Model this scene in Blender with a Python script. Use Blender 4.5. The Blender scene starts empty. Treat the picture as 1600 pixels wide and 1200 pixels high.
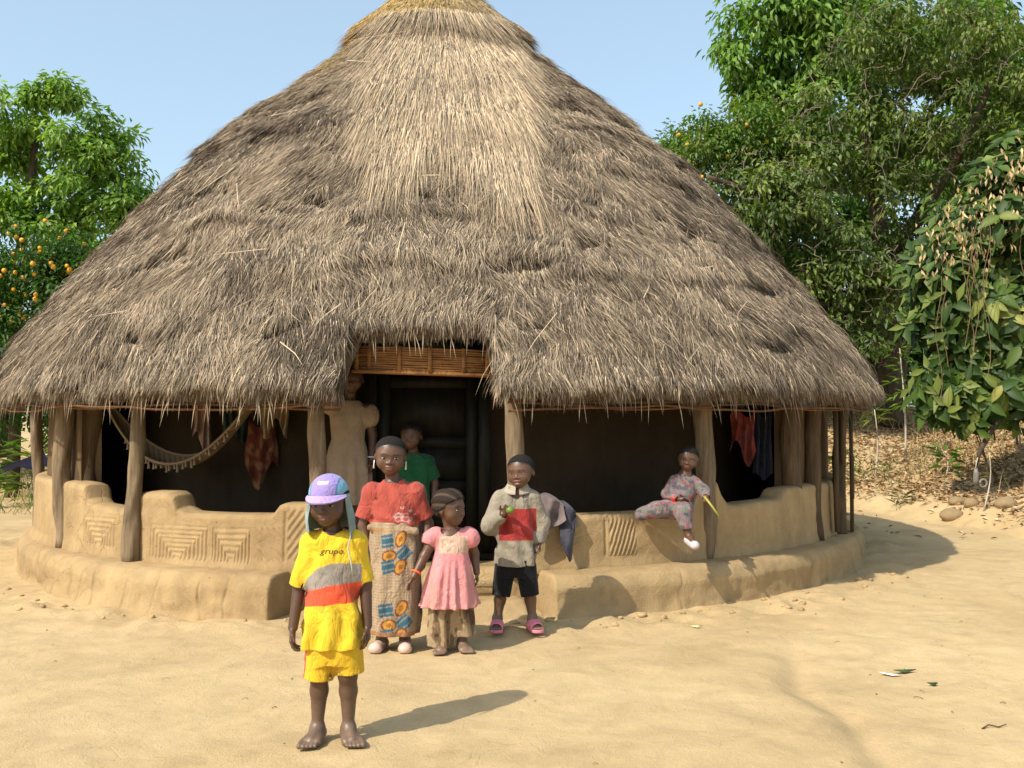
import bpy, math
import numpy as np
from mathutils import Vector, Matrix
from mathutils.bvhtree import BVHTree

scene = bpy.context.scene
COL = scene.collection
rng = np.random.default_rng(11)
R = math.radians

# ------------------------------------------------------------------ camera, sky, sun, exposure
cam_d = bpy.data.cameras.new('camera')
cam = bpy.data.objects.new('camera', cam_d)
COL.objects.link(cam)
cam_d.sensor_width = 36.0
cam_d.lens = 35.0
cam_d.clip_end = 2000.0
cam.location = (0, 0, 1.4)
cam.rotation_euler = (R(90) + math.atan(50 / 1555.0), 0, 0)
scene.camera = cam

SUN_EL = R(45.5)
SUN_H = np.array([0.73, 0.68])            # direction the light travels over the ground
SUN_H = SUN_H / np.linalg.norm(SUN_H)
world = bpy.data.worlds.new('World')
scene.world = world
world.use_nodes = True
wn = world.node_tree
sky = wn.nodes.new('ShaderNodeTexSky')
sky.sky_type = 'NISHITA'
sky.sun_disc = False
sky.sun_elevation = SUN_EL
sky.sun_rotation = math.atan2(-SUN_H[0], -SUN_H[1]) % (2 * math.pi)
sky.air_density = 1.0
sky.dust_density = 2.5
sky.ozone_density = 1.0
hz = wn.nodes.new('ShaderNodeMix'); hz.data_type = 'RGBA'; hz.blend_type = 'ADD'
hz.inputs[0].default_value = 1.0
hz.inputs[7].default_value = (1.5, 2.0, 2.1, 1)       # even pale dust haze over the whole sky
wn.links.new(sky.outputs[0], hz.inputs[6])
wn.links.new(hz.outputs[2], wn.nodes['Background'].inputs[0])
wn.nodes['Background'].inputs[1].default_value = 0.132
sun_d = bpy.data.lights.new('sun', 'SUN')
sun_d.energy = 4.5
sun_d.angle = R(0.55)
sun_d.color = (1.0, 0.93, 0.80)
sun = bpy.data.objects.new('sun', sun_d)
COL.objects.link(sun)
sdir = Vector((SUN_H[0] * math.cos(SUN_EL), SUN_H[1] * math.cos(SUN_EL), -math.sin(SUN_EL)))
sun.rotation_euler = sdir.to_track_quat('-Z', 'Y').to_euler()
sun.location = (-8, -6, 12)
vs = scene.view_settings
vs.view_transform = 'Standard'
vs.look = 'None'
vs.gamma = 1.0
vs.use_curve_mapping = False
vs.exposure = 0.30
scene.cycles.max_bounces = 6
scene.cycles.diffuse_bounces = 3
scene.cycles.transparent_max_bounces = 4

# ------------------------------------------------------------------ helpers: noise
def _hash(ix, iy, iz, seed):
    h = (ix.astype(np.int64) * 374761393 + iy.astype(np.int64) * 668265263 + iz.astype(np.int64) * 1274126177 + seed * 982451653)
    h = (h ^ (h >> 13)) * 1103515245
    h = (h ^ (h >> 16)) & 0xFFFFFF
    return h / float(0xFFFFFF) * 2.0 - 1.0

def vnoise(x, y, z=None, seed=0):
    x = np.asarray(x, float); y = np.asarray(y, float)
    z = np.zeros_like(x) if z is None else np.asarray(z, float)
    x, y, z = np.broadcast_arrays(x, y, z)
    fx, fy, fz = np.floor(x), np.floor(y), np.floor(z)
    u, v, w = x - fx, y - fy, z - fz
    u = u * u * (3 - 2 * u); v = v * v * (3 - 2 * v); w = w * w * (3 - 2 * w)
    o = 0
    for a in (0, 1):
        for b in (0, 1):
            for c in (0, 1):
                o = o + _hash(fx + a, fy + b, fz + c, seed) * (u if a else 1 - u) * (v if b else 1 - v) * (w if c else 1 - w)
    return o

def fbm(x, y, z=None, seed=0, octv=4):
    s, a, f = 0, 0.5, 1.0
    for i in range(octv):
        s = s + a * vnoise(np.asarray(x) * f, np.asarray(y) * f, None if z is None else np.asarray(z) * f, seed + i * 17)
        a *= 0.5; f *= 2.03
    return s

def sstep(e0, e1, x):
    t = np.clip((np.asarray(x, float) - e0) / (e1 - e0), 0, 1)
    return t * t * (3 - 2 * t)

# ------------------------------------------------------------------ helpers: meshes and objects
def mesh_np(name, V, F, col=None, mat=None, smooth=True):
    """V (n,3); F an (m,k) array or a list of such arrays; col (n,3) point colours."""
    V = np.asarray(V, np.float32)
    Fs = F if isinstance(F, list) else [F]
    Fs = [np.asarray(f, np.int32) for f in Fs if len(f)]
    me = bpy.data.meshes.new(name)
    me.vertices.add(len(V))
    me.vertices.foreach_set('co', V.ravel())
    nl = sum(f.size for f in Fs); npoly = sum(len(f) for f in Fs)
    me.loops.add(nl)
    me.loops.foreach_set('vertex_index', np.concatenate([f.ravel() for f in Fs]))
    st = []; o = 0
    for f in Fs:
        st.append(o + np.arange(len(f)) * f.shape[1]); o += f.size
    me.polygons.add(npoly)
    me.polygons.foreach_set('loop_start', np.concatenate(st).astype(np.int32))
    if smooth:
        me.polygons.foreach_set('use_smooth', np.ones(npoly, bool))
    me.update(calc_edges=True)
    if col is not None:
        at = me.color_attributes.new('Col', 'FLOAT_COLOR', 'POINT')
        c = np.ones((len(V), 4), np.float32); c[:, :3] = col
        at.data.foreach_set('color', c.ravel())
    if mat is not None:
        me.materials.append(mat)
    return me

def link(name, me, parent=None, loc=None, label=None, cat=None, group=None, kind=None):
    o = bpy.data.objects.new(name, me)
    COL.objects.link(o)
    if parent is not None:
        o.parent = parent
    if loc is not None:
        o.location = loc
    if label: o['label'] = label
    if cat: o['category'] = cat
    if group: o['group'] = group
    if kind: o['kind'] = kind
    return o

def grid_faces(nu, nv, closed_u=False):
    """vertex index = i*nv + j"""
    i = np.arange(nu if closed_u else nu - 1); j = np.arange(nv - 1)
    I, J = np.meshgrid(i, j, indexing='ij')
    I2 = (I + 1) % nu
    return np.stack([I * nv + J, I2 * nv + J, I2 * nv + J + 1, I * nv + J + 1], -1).reshape(-1, 4)

def tube(P, rad, n=8, cap=True, rough=0.0, seed=0):
    """tube along points P with radii; returns V, [F4, F3]"""
    P = np.asarray(P, float); m = len(P)
    rad = np.broadcast_to(np.asarray(rad, float), (m,))
    T = np.gradient(P, axis=0); T /= np.linalg.norm(T, axis=1)[:, None] + 1e-9
    ref = np.array([0, 0, 1.0]) if abs(T[:, 2]).mean() < 0.8 else np.array([0, 1.0, 0])
    A = np.cross(T, ref); A /= np.linalg.norm(A, axis=1)[:, None] + 1e-9
    B = np.cross(T, A)
    a = np.linspace(0, 2 * np.pi, n, endpoint=False)
    rr = rad[:, None] * np.ones(n)
    if rough:
        rr = rr * (1 + rough * vnoise(np.cos(a)[None] * 1.5 + np.arange(m)[:, None] * .35, np.sin(a)[None] * 1.5 + seed * 7.3, None, seed))
    V = P[:, None] + rr[..., None] * (np.cos(a)[None, :, None] * A[:, None] + np.sin(a)[None, :, None] * B[:, None])
    V = V.reshape(-1, 3)
    F = [(i * n + j, i * n + (j + 1) % n, (i + 1) * n + (j + 1) % n, (i + 1) * n + j) for i in range(m - 1) for j in range(n)]
    F3 = []
    if cap:
        V = np.vstack([V, P[0], P[-1]]); c0, c1 = m * n, m * n + 1
        F3 = [(c0, (j + 1) % n, j) for j in range(n)] + [(c1, (m - 1) * n + j, (m - 1) * n + (j + 1) % n) for j in range(n)]
    return V, [np.array(F), np.array(F3).reshape(-1, 3)]

class Acc:
    """collects several pieces into one mesh"""
    def __init__(s): s.V = []; s.F = {3: [], 4: []}; s.C = []; s.n = 0
    def add(s, V, Fs, col=None):
        V = np.asarray(V, float)
        for f in (Fs if isinstance(Fs, list) else [Fs]):
            f = np.asarray(f)
            if len(f): s.F[f.shape[1]].append(f + s.n)
        s.V.append(V); s.n += len(V)
        if col is not None:
            s.C.append(np.broadcast_to(np.asarray(col, float), (len(V), 3)))
    def mesh(s, name, mat, smooth=True):
        F = [np.concatenate(s.F[k]) for k in (3, 4) if s.F[k]]
        return mesh_np(name, np.concatenate(s.V), F, np.concatenate(s.C) if s.C else None, mat, smooth)

def box_vf(lo, hi):
    x0, y0, z0 = lo; x1, y1, z1 = hi
    V = np.array([(x0, y0, z0), (x1, y0, z0), (x1, y1, z0), (x0, y1, z0), (x0, y0, z1), (x1, y0, z1), (x1, y1, z1), (x0, y1, z1)], float)
    F = np.array([(0, 3, 2, 1), (4, 5, 6, 7), (0, 1, 5, 4), (1, 2, 6, 5), (2, 3, 7, 6), (3, 0, 4, 7)])
    return V, F

# ------------------------------------------------------------------ helpers: materials
def new_mat(name):
    m = bpy.data.materials.new(name); m.use_nodes = True
    nt = m.node_tree
    return m, nt, nt.nodes['Principled BSDF']

def nd(nt, t, **kw):
    n = nt.nodes.new(t)
    for k, v in kw.items():
        if k in ('operation', 'blend_type', 'data_type', 'feature', 'attribute_name', 'noise_dimensions'):
            setattr(n, k, v)
        else:
            n.inputs[k].default_value = v
    return n

def ramp(nt, fac, stops):
    r = nt.nodes.new('ShaderNodeValToRGB')
    e = r.color_ramp.elements
    while len(e) < len(stops): e.new(0.5)
    for el, (p, c) in zip(e, stops):
        el.position = p
        el.color = (c, c, c, 1) if not hasattr(c, '__len__') else (*c, 1)
    nt.links.new(fac, r.inputs[0])
    return r.outputs[0]

def mixc(nt, fac, a, b, mode='MIX'):
    m = nt.nodes.new('ShaderNodeMix'); m.data_type = 'RGBA'; m.blend_type = mode
    for sock, v in ((m.inputs[0], fac), (m.inputs[6], a), (m.inputs[7], b)):
        if isinstance(v, (int, float)): sock.default_value = v
        elif isinstance(v, tuple): sock.default_value = (*v, 1)
        else: nt.links.new(v, sock)
    return m.outputs[2]

def noise_out(nt, co, scale, detail=4, rough=0.55, dist=0.0):
    n = nd(nt, 'ShaderNodeTexNoise', Scale=scale, Detail=detail, Roughness=rough, Distortion=dist)
    nt.links.new(co, n.inputs['Vector'])
    return n.outputs[0]

def bump(nt, bs, heights, dist=0.01):
    prev = None
    for h, st in heights:
        b = nt.nodes.new('ShaderNodeBump')
        b.inputs['Strength'].default_value = st
        b.inputs['Distance'].default_value = dist
        nt.links.new(h, b.inputs['Height'])
        if prev is not None: nt.links.new(prev, b.inputs['Normal'])
        prev = b.outputs[0]
    nt.links.new(prev, bs.inputs['Normal'])

def m_clay(name, dark, mid, light, crack=0.0, rough=0.95, drip=False, spot=0.0):
    m, nt, bs = new_mat(name)
    tc = nt.nodes.new('ShaderNodeTexCoord'); co = tc.outputs['Object']
    n1 = noise_out(nt, co, 0.55, 7, 0.6, 0.4)
    c = ramp(nt, n1, [(0.28, dark), (0.5, mid), (0.72, light)])
    n5 = noise_out(nt, co, 2.2, 8, 0.7, 1.2)
    c = mixc(nt, 0.5, c, ramp(nt, n5, [(0.35, 0.72), (0.55, 1.0), (0.75, 1.08)]), 'MULTIPLY')
    n2 = noise_out(nt, co, 7.0, 6, 0.65, 0.3)
    c = mixc(nt, 0.55, c, ramp(nt, n2, [(0.25, 0.74), (0.75, 1.0)]), 'MULTIPLY')
    n3 = noise_out(nt, co, 90.0, 4, 0.7)
    c = mixc(nt, 0.6, c, ramp(nt, n3, [(0.3, 0.82), (0.7, 1.0)]), 'MULTIPLY')
    if drip:
        mp = nt.nodes.new('ShaderNodeMapping'); mp.inputs['Scale'].default_value = (6, 6, .7)
        nt.links.new(co, mp.inputs[0])
        n4 = noise_out(nt, mp.outputs[0], 1.6, 6, 0.6)
        c = mixc(nt, 0.5, c, ramp(nt, n4, [(0.35, 0.72), (0.6, 1.0)]), 'MULTIPLY')
    hs = [(n5, 0.5), (n2, 0.6), (n3, 0.45)]
    if spot:
        v = nd(nt, 'ShaderNodeTexVoronoi', Scale=9.0, Randomness=1.0)
        nt.links.new(co, v.inputs['Vector'])
        sm = ramp(nt, v.outputs['Distance'], [(0.03, 1.0 - spot), (0.10, 1.0)])
        c = mixc(nt, 1.0, c, sm, 'MULTIPLY')
    if crack:
        wv = nt.nodes.new('ShaderNodeVectorMath'); wv.operation = 'ADD'
        nz = nd(nt, 'ShaderNodeTexNoise', Scale=3.0, Detail=5.0)
        nt.links.new(co, nz.inputs['Vector'])
        sc = nt.nodes.new('ShaderNodeVectorMath'); sc.operation = 'SCALE'; sc.inputs['Scale'].default_value = 0.35
        nt.links.new(nz.outputs[1], sc.inputs[0])
        nt.links.new(co, wv.inputs[0]); nt.links.new(sc.outputs[0], wv.inputs[1])
        v = nd(nt, 'ShaderNodeTexVoronoi', feature='DISTANCE_TO_EDGE', Scale=3.2)
        nt.links.new(wv.outputs[0], v.inputs['Vector'])
        cr = ramp(nt, v.outputs['Distance'], [(0.0, 0.0), (0.022, 1.0)])
        msk = ramp(nt, noise_out(nt, co, 0.9, 3), [(0.46, 0.0), (0.62, crack)])
        inv = mixc(nt, msk, (1, 1, 1), cr)
        c = mixc(nt, 1.0, c, mixc(nt, 0.55, (1, 1, 1), inv), 'MULTIPLY')
        hs.append((inv, 0.6))
    nt.links.new(c, bs.inputs['Base Color'])
    bs.inputs['Roughness'].default_value = rough
    bs.inputs['Specular IOR Level'].default_value = 0.15
    bump(nt, bs, hs, 0.018)
    return m

def m_attr(name, rough=0.8, spec=0.2, var=0.25, scale=30.0, bmp=0.2, sheen=0.0, bscale=None):
    m, nt, bs = new_mat(name)
    a = nd(nt, 'ShaderNodeAttribute', attribute_name='Col')
    tc = nt.nodes.new('ShaderNodeTexCoord'); co = tc.outputs['Object']
    n = noise_out(nt, co, scale, 5, 0.6)
    c = mixc(nt, var, a.outputs['Color'], ramp(nt, n, [(0.3, 0.6), (0.7, 1.15)]), 'MULTIPLY')
    nt.links.new(c, bs.inputs['Base Color'])
    bs.inputs['Roughness'].default_value = rough
    bs.inputs['Specular IOR Level'].default_value = spec
    if sheen: bs.inputs['Sheen Weight'].default_value = sheen
    if bmp:
        nb = noise_out(nt, co, bscale or scale * 4, 4, 0.6)
        bump(nt, bs, [(n, bmp), (nb, bmp)], 0.006)
    return m

def m_cloth(name):
    m, nt, bs = new_mat(name)
    a = nd(nt, 'ShaderNodeAttribute', attribute_name='Col')
    tc = nt.nodes.new('ShaderNodeTexCoord'); co = tc.outputs['Object']
    n = noise_out(nt, co, 11, 6, 0.6, 0.4)
    c = mixc(nt, 0.45, a.outputs['Color'], ramp(nt, n, [(0.3, (.66, .62, .56)), (0.6, (1.0, 1.0, 1.0))]), 'MULTIPLY')
    nt.links.new(c, bs.inputs['Base Color'])
    bs.inputs['Roughness'].default_value = 0.92
    bs.inputs['Specular IOR Level'].default_value = 0.08
    bs.inputs['Sheen Weight'].default_value = 0.12
    mp = nt.nodes.new('ShaderNodeMapping'); mp.inputs['Scale'].default_value = (1.5, 1.5, .75); mp.inputs['Rotation'].default_value = (0, .35, 0)
    nt.links.new(co, mp.inputs[0])
    cr = noise_out(nt, mp.outputs[0], 9, 3, 0.5, 1.8)
    fold = ramp(nt, cr, [(0.32, 0.0), (0.47, 1.0), (0.52, 1.0), (0.70, 0.0)])
    wv = noise_out(nt, co, 260, 2, 0.5)
    bump(nt, bs, [(fold, 0.40), (wv, 0.15)], 0.012)
    return m

def m_leaf(name, trans=0.35, rough=0.45, spec=0.35):
    m, nt, bs = new_mat(name)
    a = nd(nt, 'ShaderNodeAttribute', attribute_name='Col')
    oi = nt.nodes.new('ShaderNodeObjectInfo')
    c = mixc(nt, 1.0, a.outputs['Color'], ramp(nt, oi.outputs['Random'], [(0.0, (0.72, 0.80, 0.7)), (1.0, (1.25, 1.15, 1.1))]), 'MULTIPLY')
    nt.links.new(c, bs.inputs['Base Color'])
    bs.inputs['Roughness'].default_value = rough
    bs.inputs['Specular IOR Level'].default_value = spec
    tr = nt.nodes.new('ShaderNodeBsdfTranslucent')
    nt.links.new(mixc(nt, 1.0, c, (1.3, 1.5, 0.5), 'MULTIPLY'), tr.inputs[0])
    mx = nt.nodes.new('ShaderNodeMixShader'); mx.inputs[0].default_value = trans
    nt.links.new(bs.outputs[0], mx.inputs[1]); nt.links.new(tr.outputs[0], mx.inputs[2])
    nt.links.new(mx.outputs[0], nt.nodes['Material Output'].inputs[0])
    return m

def m_wood(name, dark, light, sc=(14, 14, 1.2), rough=0.85, bmp=0.6):
    m, nt, bs = new_mat(name)
    tc = nt.nodes.new('ShaderNodeTexCoord')
    mp = nt.nodes.new('ShaderNodeMapping'); mp.inputs['Scale'].default_value = sc
    nt.links.new(tc.outputs['Object'], mp.inputs[0])
    n = noise_out(nt, mp.outputs[0], 2.0, 8, 0.65, 0.6)
    n2 = noise_out(nt, tc.outputs['Object'], 3.0, 3)
    c = ramp(nt, n, [(0.3, dark), (0.68, light)])
    c = mixc(nt, 0.6, c, ramp(nt, n2, [(0.3, 0.65), (0.7, 1.1)]), 'MULTIPLY')
    nt.links.new(c, bs.inputs['Base Color'])
    bs.inputs['Roughness'].default_value = rough
    bs.inputs['Specular IOR Level'].default_value = 0.2
    bump(nt, bs, [(n, bmp)], 0.01)
    return m

def m_plain(name, c, rough=0.6, spec=0.3, var=0.2):
    m, nt, bs = new_mat(name)
    tc = nt.nodes.new('ShaderNodeTexCoord')
    n = noise_out(nt, tc.outputs['Object'], 18.0, 4)
    cc = mixc(nt, var, c, ramp(nt, n, [(0.3, 0.6), (0.7, 1.2)]), 'MULTIPLY')
    nt.links.new(cc, bs.inputs['Base Color'])
    bs.inputs['Roughness'].default_value = rough
    bs.inputs['Specular IOR Level'].default_value = spec
    return m

M = dict(
    ground=m_clay('bare_earth', (.45, .318, .158), (.55, .40, .21), (.62, .46, .25), crack=0.12, spot=0.2),
    mud=m_clay('plastered_mud', (.36, .245, .12), (.45, .315, .16), (.53, .38, .20), crack=0.3, drip=True, spot=0.4),
    mud_in=m_clay('veranda_shade_mud', (.03, .022, .013), (.05, .036, .022), (.075, .053, .032), drip=True),  # inner wall colour taken near black to imitate the veranda's deep shade
    mud_shade=m_clay('shade_toned_mud', (.13, .082, .042), (.18, .115, .06), (.22, .145, .075), drip=True),  # wall mud browned down, shade at the hut's ends put into the colour
    thatch=m_attr('thatch_straw', rough=0.9, spec=0.12, var=0.35, scale=14, bmp=0),
    thatch_base=m_wood('thatch_underlayer', (.07, .05, .03), (.17, .125, .08), (9, 9, 3)),
    post=m_wood('weathered_post', (.10, .07, .04), (.28, .205, .125)),
    post_dark=m_wood('dark_post', (.05, .035, .02), (.15, .10, .055)),
    cane=m_wood('cane', (.16, .065, .02), (.36, .17, .055), (3, 3, 20), rough=.6),
    cane_dark=m_wood('dark_cane', (.07, .03, .012), (.19, .09, .035), (3, 3, 20), rough=.7),  # darker tone of the cane, for the eave battens
    dry_stick=m_wood('bleached_stick', (.35, .3, .23), (.62, .55, .43)),
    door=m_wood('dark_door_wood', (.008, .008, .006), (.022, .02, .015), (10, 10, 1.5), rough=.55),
    cloth=m_cloth('cloth'),
    skin=m_attr('skin', rough=0.43, spec=0.45, var=0.35, scale=26, bmp=0.10),
    hair=m_attr('hair', rough=0.85, spec=0.2, var=0.6, scale=110, bmp=0.7, bscale=260),
    eye=m_attr('eye', rough=0.15, spec=0.5, var=0, bmp=0),
    plastic=m_attr('plastic', rough=0.45, spec=0.4, var=0.1, scale=30, bmp=0.03),
    rope=m_attr('rope', rough=0.95, spec=0.05, var=0.4, scale=70, bmp=0.5),
    leaf=m_leaf('leaf'),
    leaf_gloss=m_leaf('glossy_leaf', trans=0.3, rough=0.5, spec=0.25),
    dry=m_attr('dry_litter', rough=0.9, spec=0.1, var=0.3, scale=8, bmp=0),
    twig_bark=m_wood('twig_bark', (.10, .08, .06), (.26, .205, .15), (5, 5, 1.6)),
    bark=m_wood('bark', (.035, .027, .018), (.12, .09, .06), (5, 5, 1.6)),
    orange=m_plain('orange_peel', (.70, .34, .03), 0.5, 0.3, 0.5),
    stone=m_clay('stone', (.25, .17, .09), (.36, .26, .14), (.44, .33, .19)),
)

# ------------------------------------------------------------------ ground
CX, CY = -0.73, 11.28                       # axis of the hut

def polar(phi, r, z=0.0):
    """phi in degrees from the side that faces the yard, positive to the right"""
    p = np.radians(phi)
    return np.stack(np.broadcast_arrays(CX + r * np.sin(p), CY - r * np.cos(p), np.asarray(z, float)), -1)

def gz(x, y):
    x = np.asarray(x, float); y = np.asarray(y, float)
    z = 0.022 * fbm(x * .5, y * .5, None, 3, 3) + 00.013 * fbm(x * 2.1, y * 2.1, None, 5, 3) + 0.009 * fbm(x * 8, y * 8, None, 8, 3)
    near = sstep(0, 2.2, np.hypot(x + .3, y - 5.5) - 1.0)
    z = z * (0.45 + 0.55 * near)
    # rough eroded foot of the platform
    rr = np.hypot(x - CX, y - CY)
    foot = np.exp(-((rr - 4.75) / .22) ** 2)
    z = z + foot * (0.075 * fbm(x * 4.5, y * 4.5, None, 21, 4) + 0.015)
    # a rill washed into the yard on the right
    px = 1.50 + .05 * np.sin(y * 3.1) + .18 * sstep(4.9, 6.2, y) + 0.07 * vnoise(y * 2.3, y * 0 + 4.4)
    w = (y < 6.6) * sstep(6.6, 5.6, y)
    d = x - px
    z = z - w * (0.035 * np.exp(-(d / .07) ** 2) + 0.03 * sstep(-.02, .06, d) * sstep(1.6, .2, d))
    for (hx, hy, hr, hd) in [(-2.44, 7.03, .12, .04), (-2.2, 7.0, .09, .03), (1.55, 6.05, .16, .02), (1.3, 6.15, .12, .015), (-.21, 6.9, .05, .05), (1.15, 6.85, .1, .02)]:
        z = z - hd * np.exp(-(((x - hx) / (hr * 1.5)) ** 2 + ((y - hy) / hr) ** 2))
    tr = np.clip(vnoise(x * 5.5, y * 4.2, None, 33) - .35, 0, 1)
    z = z - .013 * tr * sstep(.0, .4, vnoise(x * .7, y * .7, None, 34) + .2)
    # banks: leaf covered slope to the right and behind, gentle rise to the left
    e = np.maximum(x - (5.95 - .18 * (y - 11)), y - 16.2)
    e = e + 0.35 * fbm(x * .8, y * .8, None, 31, 3)
    inb = sstep(-1.0, 2.0, x) * 1.0
    bank = 0.10 * sstep(0, .5, e) + 0.23 * np.clip(e, 0, 6.5)
    bank = bank * sstep(10.0, 11.6, y) + 0.05 * fbm(x * 1.3, y * 1.3, None, 35, 3) * sstep(0, 1, e) * sstep(10, 11.6, y)
    el = y - 18.5 + 0.5 * fbm(x * .6, y * .6, None, 37, 3)
    lb = 0.12 * np.clip(el, 0, 8)
    return z + bank * inb + lb * (1 - inb)

def ax(*segs):
    out = []
    for a, b, n in segs: out.append(np.linspace(a, b, n, endpoint=False))
    return np.concatenate(out)

gx = np.concatenate([-np.geomspace(700, 12, 26), ax((-12, -6.5, 45), (-6.5, 7.5, 340), (7.5, 13, 60)), np.geomspace(13, 700, 26)])
gy = np.concatenate([np.linspace(-60, 2.0, 14, endpoint=False), ax((2.0, 8.0, 180), (8.0, 13, 70), (13, 24, 70)), np.geomspace(24, 900, 26)])
GX, GY = np.meshgrid(gx, gy, indexing='ij')
GZ = gz(GX, GY)
link('ground', mesh_np('ground', np.stack([GX, GY, GZ], -1).reshape(-1, 3), grid_faces(len(gx), len(gy)), None, M['ground']), kind='structure')

# ------------------------------------------------------------------ the hut
hut = link('thatched_hut', None, loc=(CX, CY, 0), label='large round mud hut with a shaggy grey-brown conical thatched roof', cat='hut')
OFF = np.array([CX, CY, 0.0])

def hut_part(name, V, F, mat, col=None, parent=None, smooth=True, kind=None):
    return link(name, mesh_np(name, np.asarray(V) - OFF, F, col, mat, smooth), parent or hut, kind=kind)

# --- roof profile
PR = np.array([(0.04, 6.46), (.25, 6.22), (.52, 5.95), (1.0, 5.52), (1.5, 5.08), (2.0, 4.66), (2.9, 3.84), (3.75, 2.84), (4.36, 2.06), (4.60, 1.605)])
_s = np.concatenate([[0], np.cumsum(np.hypot(*np.diff(PR, axis=0).T))])
LS = _s[-1]
_ss = np.linspace(0, LS, 400)
_k = np.ones(25) / 25
def _smooth(a):
    p = np.concatenate([2 * a[0] - a[12:0:-1], a, 2 * a[-1] - a[-2:-14:-1]])
    return np.convolve(p, _k, 'valid')
PRr = _smooth(np.interp(_ss, _s, PR[:, 0])); PRz = _smooth(np.interp(_ss, _s, PR[:, 1]))
PTr = np.gradient(PRr, _ss); PTz = np.gradient(PRz, _ss)

def roof_frame(phi, s):
    """phi degrees, s metres down the slope -> point, normal, downslope tangent, sideways tangent"""
    r = np.interp(s, _ss, PRr); z = np.interp(s, _ss, PRz)
    tr = np.interp(s, _ss, PTr); tz = np.interp(s, _ss, PTz)
    over = np.maximum(s - LS, 0); r = r + over * tr; z = z + over * tz
    p = np.radians(phi); sp, cp = np.sin(p), np.cos(p)
    lean = -.13 * np.clip((z - 1.5) / 4.9, 0, 1.2)
    P = np.stack([CX + r * sp + lean, CY - r * cp, z + 0 * p], -1)
    T = np.stack([tr * sp, -tr * cp, tz + 0 * p], -1)
    Nn = np.stack([-tz * sp, tz * cp, tr + 0 * p], -1)
    B = np.stack([cp, sp, 0 * p], -1)
    return P, Nn, T, B

NOTCH = (-5.3, 7.9, 0.51)                  # opening cut into the eave above the door
def s_end(phi):
    k = sstep(NOTCH[0] - .35, NOTCH[0] + .35, phi) * (1 - sstep(NOTCH[1] - .3, NOTCH[1] + .3, phi))
    return LS - NOTCH[2] * k + .03 * vnoise(np.asarray(phi) * .35, 0 * np.asarray(phi), None, 51)

def strip_mask(phi, s):
    """the broad band of newer, straight straw below the cap"""
    r = np.interp(s, _ss, PRr); xr = r * np.sin(np.radians(phi))
    front = np.cos(np.radians(phi)) > 0
    right = sstep(1.06, .90, xr)
    lo = np.interp(xr, [-1.2, -.6, -.3, .2, .6, .95], [3.2, 3.9, 4.75, 4.35, 4.65, 4.9]) + .18 * vnoise(xr * 9, xr * 0, None, 61)
    left = sstep(-.80, -.38, xr + .12 * vnoise(s * 2.3, s * 0, None, 63))
    return front * right * left * sstep(1.34, 1.46, s) * sstep(lo + .12, lo - .12, s)

def roof_h(phi, s):
    r = np.interp(s, _ss, PRr)
    a = np.radians(phi) * np.maximum(r, .5)
    x3 = r * np.sin(np.radians(phi)); y3 = -r * np.cos(np.radians(phi))
    low = sstep(1.2, 3.4, s + .7 * sstep(5, 25, phi))
    sw = s + .45 * fbm(x3 * 1.3, y3 * 1.3, s * .3, 71, 3)
    per = .62
    ph = sw / per - np.floor(sw / per)
    course = (ph ** 1.6) * .055 * (.35 + .65 * np.clip(.5 + 1.2 * vnoise(x3 * 1.3, y3 * 1.3, s * 1.3, 73), 0, 1))
    lump = .07 * fbm(x3 * 1.5, y3 * 1.5, s * 1.3, 75, 3) + .055 * fbm(x3 * 5, y3 * 5, s * 3.2, 77, 2)
    pit = -.12 * sstep(.26, .46, fbm(x3 * 2.1, y3 * 2.1, s * 2.9, 79, 3)) * (.5 + .5 * low)
    h = (course + pit) * (.2 + .8 * low) + lump * (.35 + .65 * low)
    sm = strip_mask(phi, s)
    h = h * (1 - .75 * sm) + .07 * sm
    cap_e = 1.40 + .12 * np.sin(np.radians(phi) * 2 + 1.0) + .05 * vnoise(phi * .12, phi * 0, None, 81)
    h = h + .12 * sstep(cap_e + .04, cap_e - .02, s)
    return h

nphi, ns_ = 480, 110
ph_ = np.linspace(-180, 180, nphi, endpoint=False)
u_ = np.linspace(0, 1, ns_) ** .9
PH, U = np.meshgrid(ph_, u_, indexing='ij')
SS = U * s_end(PH)
P, Nn, T, B = roof_frame(PH, SS)
H_ = roof_h(PH, SS)
outer = P + Nn * (H_ - .05)[..., None]
inner = P - Nn * (.20 * sstep(0, .4, SS) + .01)[..., None]
Vr = np.concatenate([outer.reshape(-1, 3), inner.reshape(-1, 3)])
gf = grid_faces(nphi, ns_, True)
n0 = nphi * ns_
i_ = np.arange(nphi); i2 = (i_ + 1) % nphi
rim = np.stack([i_ * ns_ + ns_ - 1, i2 * ns_ + ns_ - 1, n0 + i2 * ns_ + ns_ - 1, n0 + i_ * ns_ + ns_ - 1], -1)
roof = hut_part('roof', Vr, [gf[:, ::-1], gf + n0, rim], M['thatch_base'])

# --- straw: blades of two bent quads
def spikes(P0, D0, P1dir, L, W, side, col):
    """single-triangle stalks"""
    n = len(P0)
    tip = P0 + (D0 * .6 + P1dir * .4) * L[:, None]
    w = side * (W * .5)[:, None]
    V = np.stack([P0 - w, P0 + w, tip], 1).reshape(-1, 3)
    return V, [np.arange(n * 3).reshape(-1, 3)], np.repeat(col, 3, axis=0)

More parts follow.
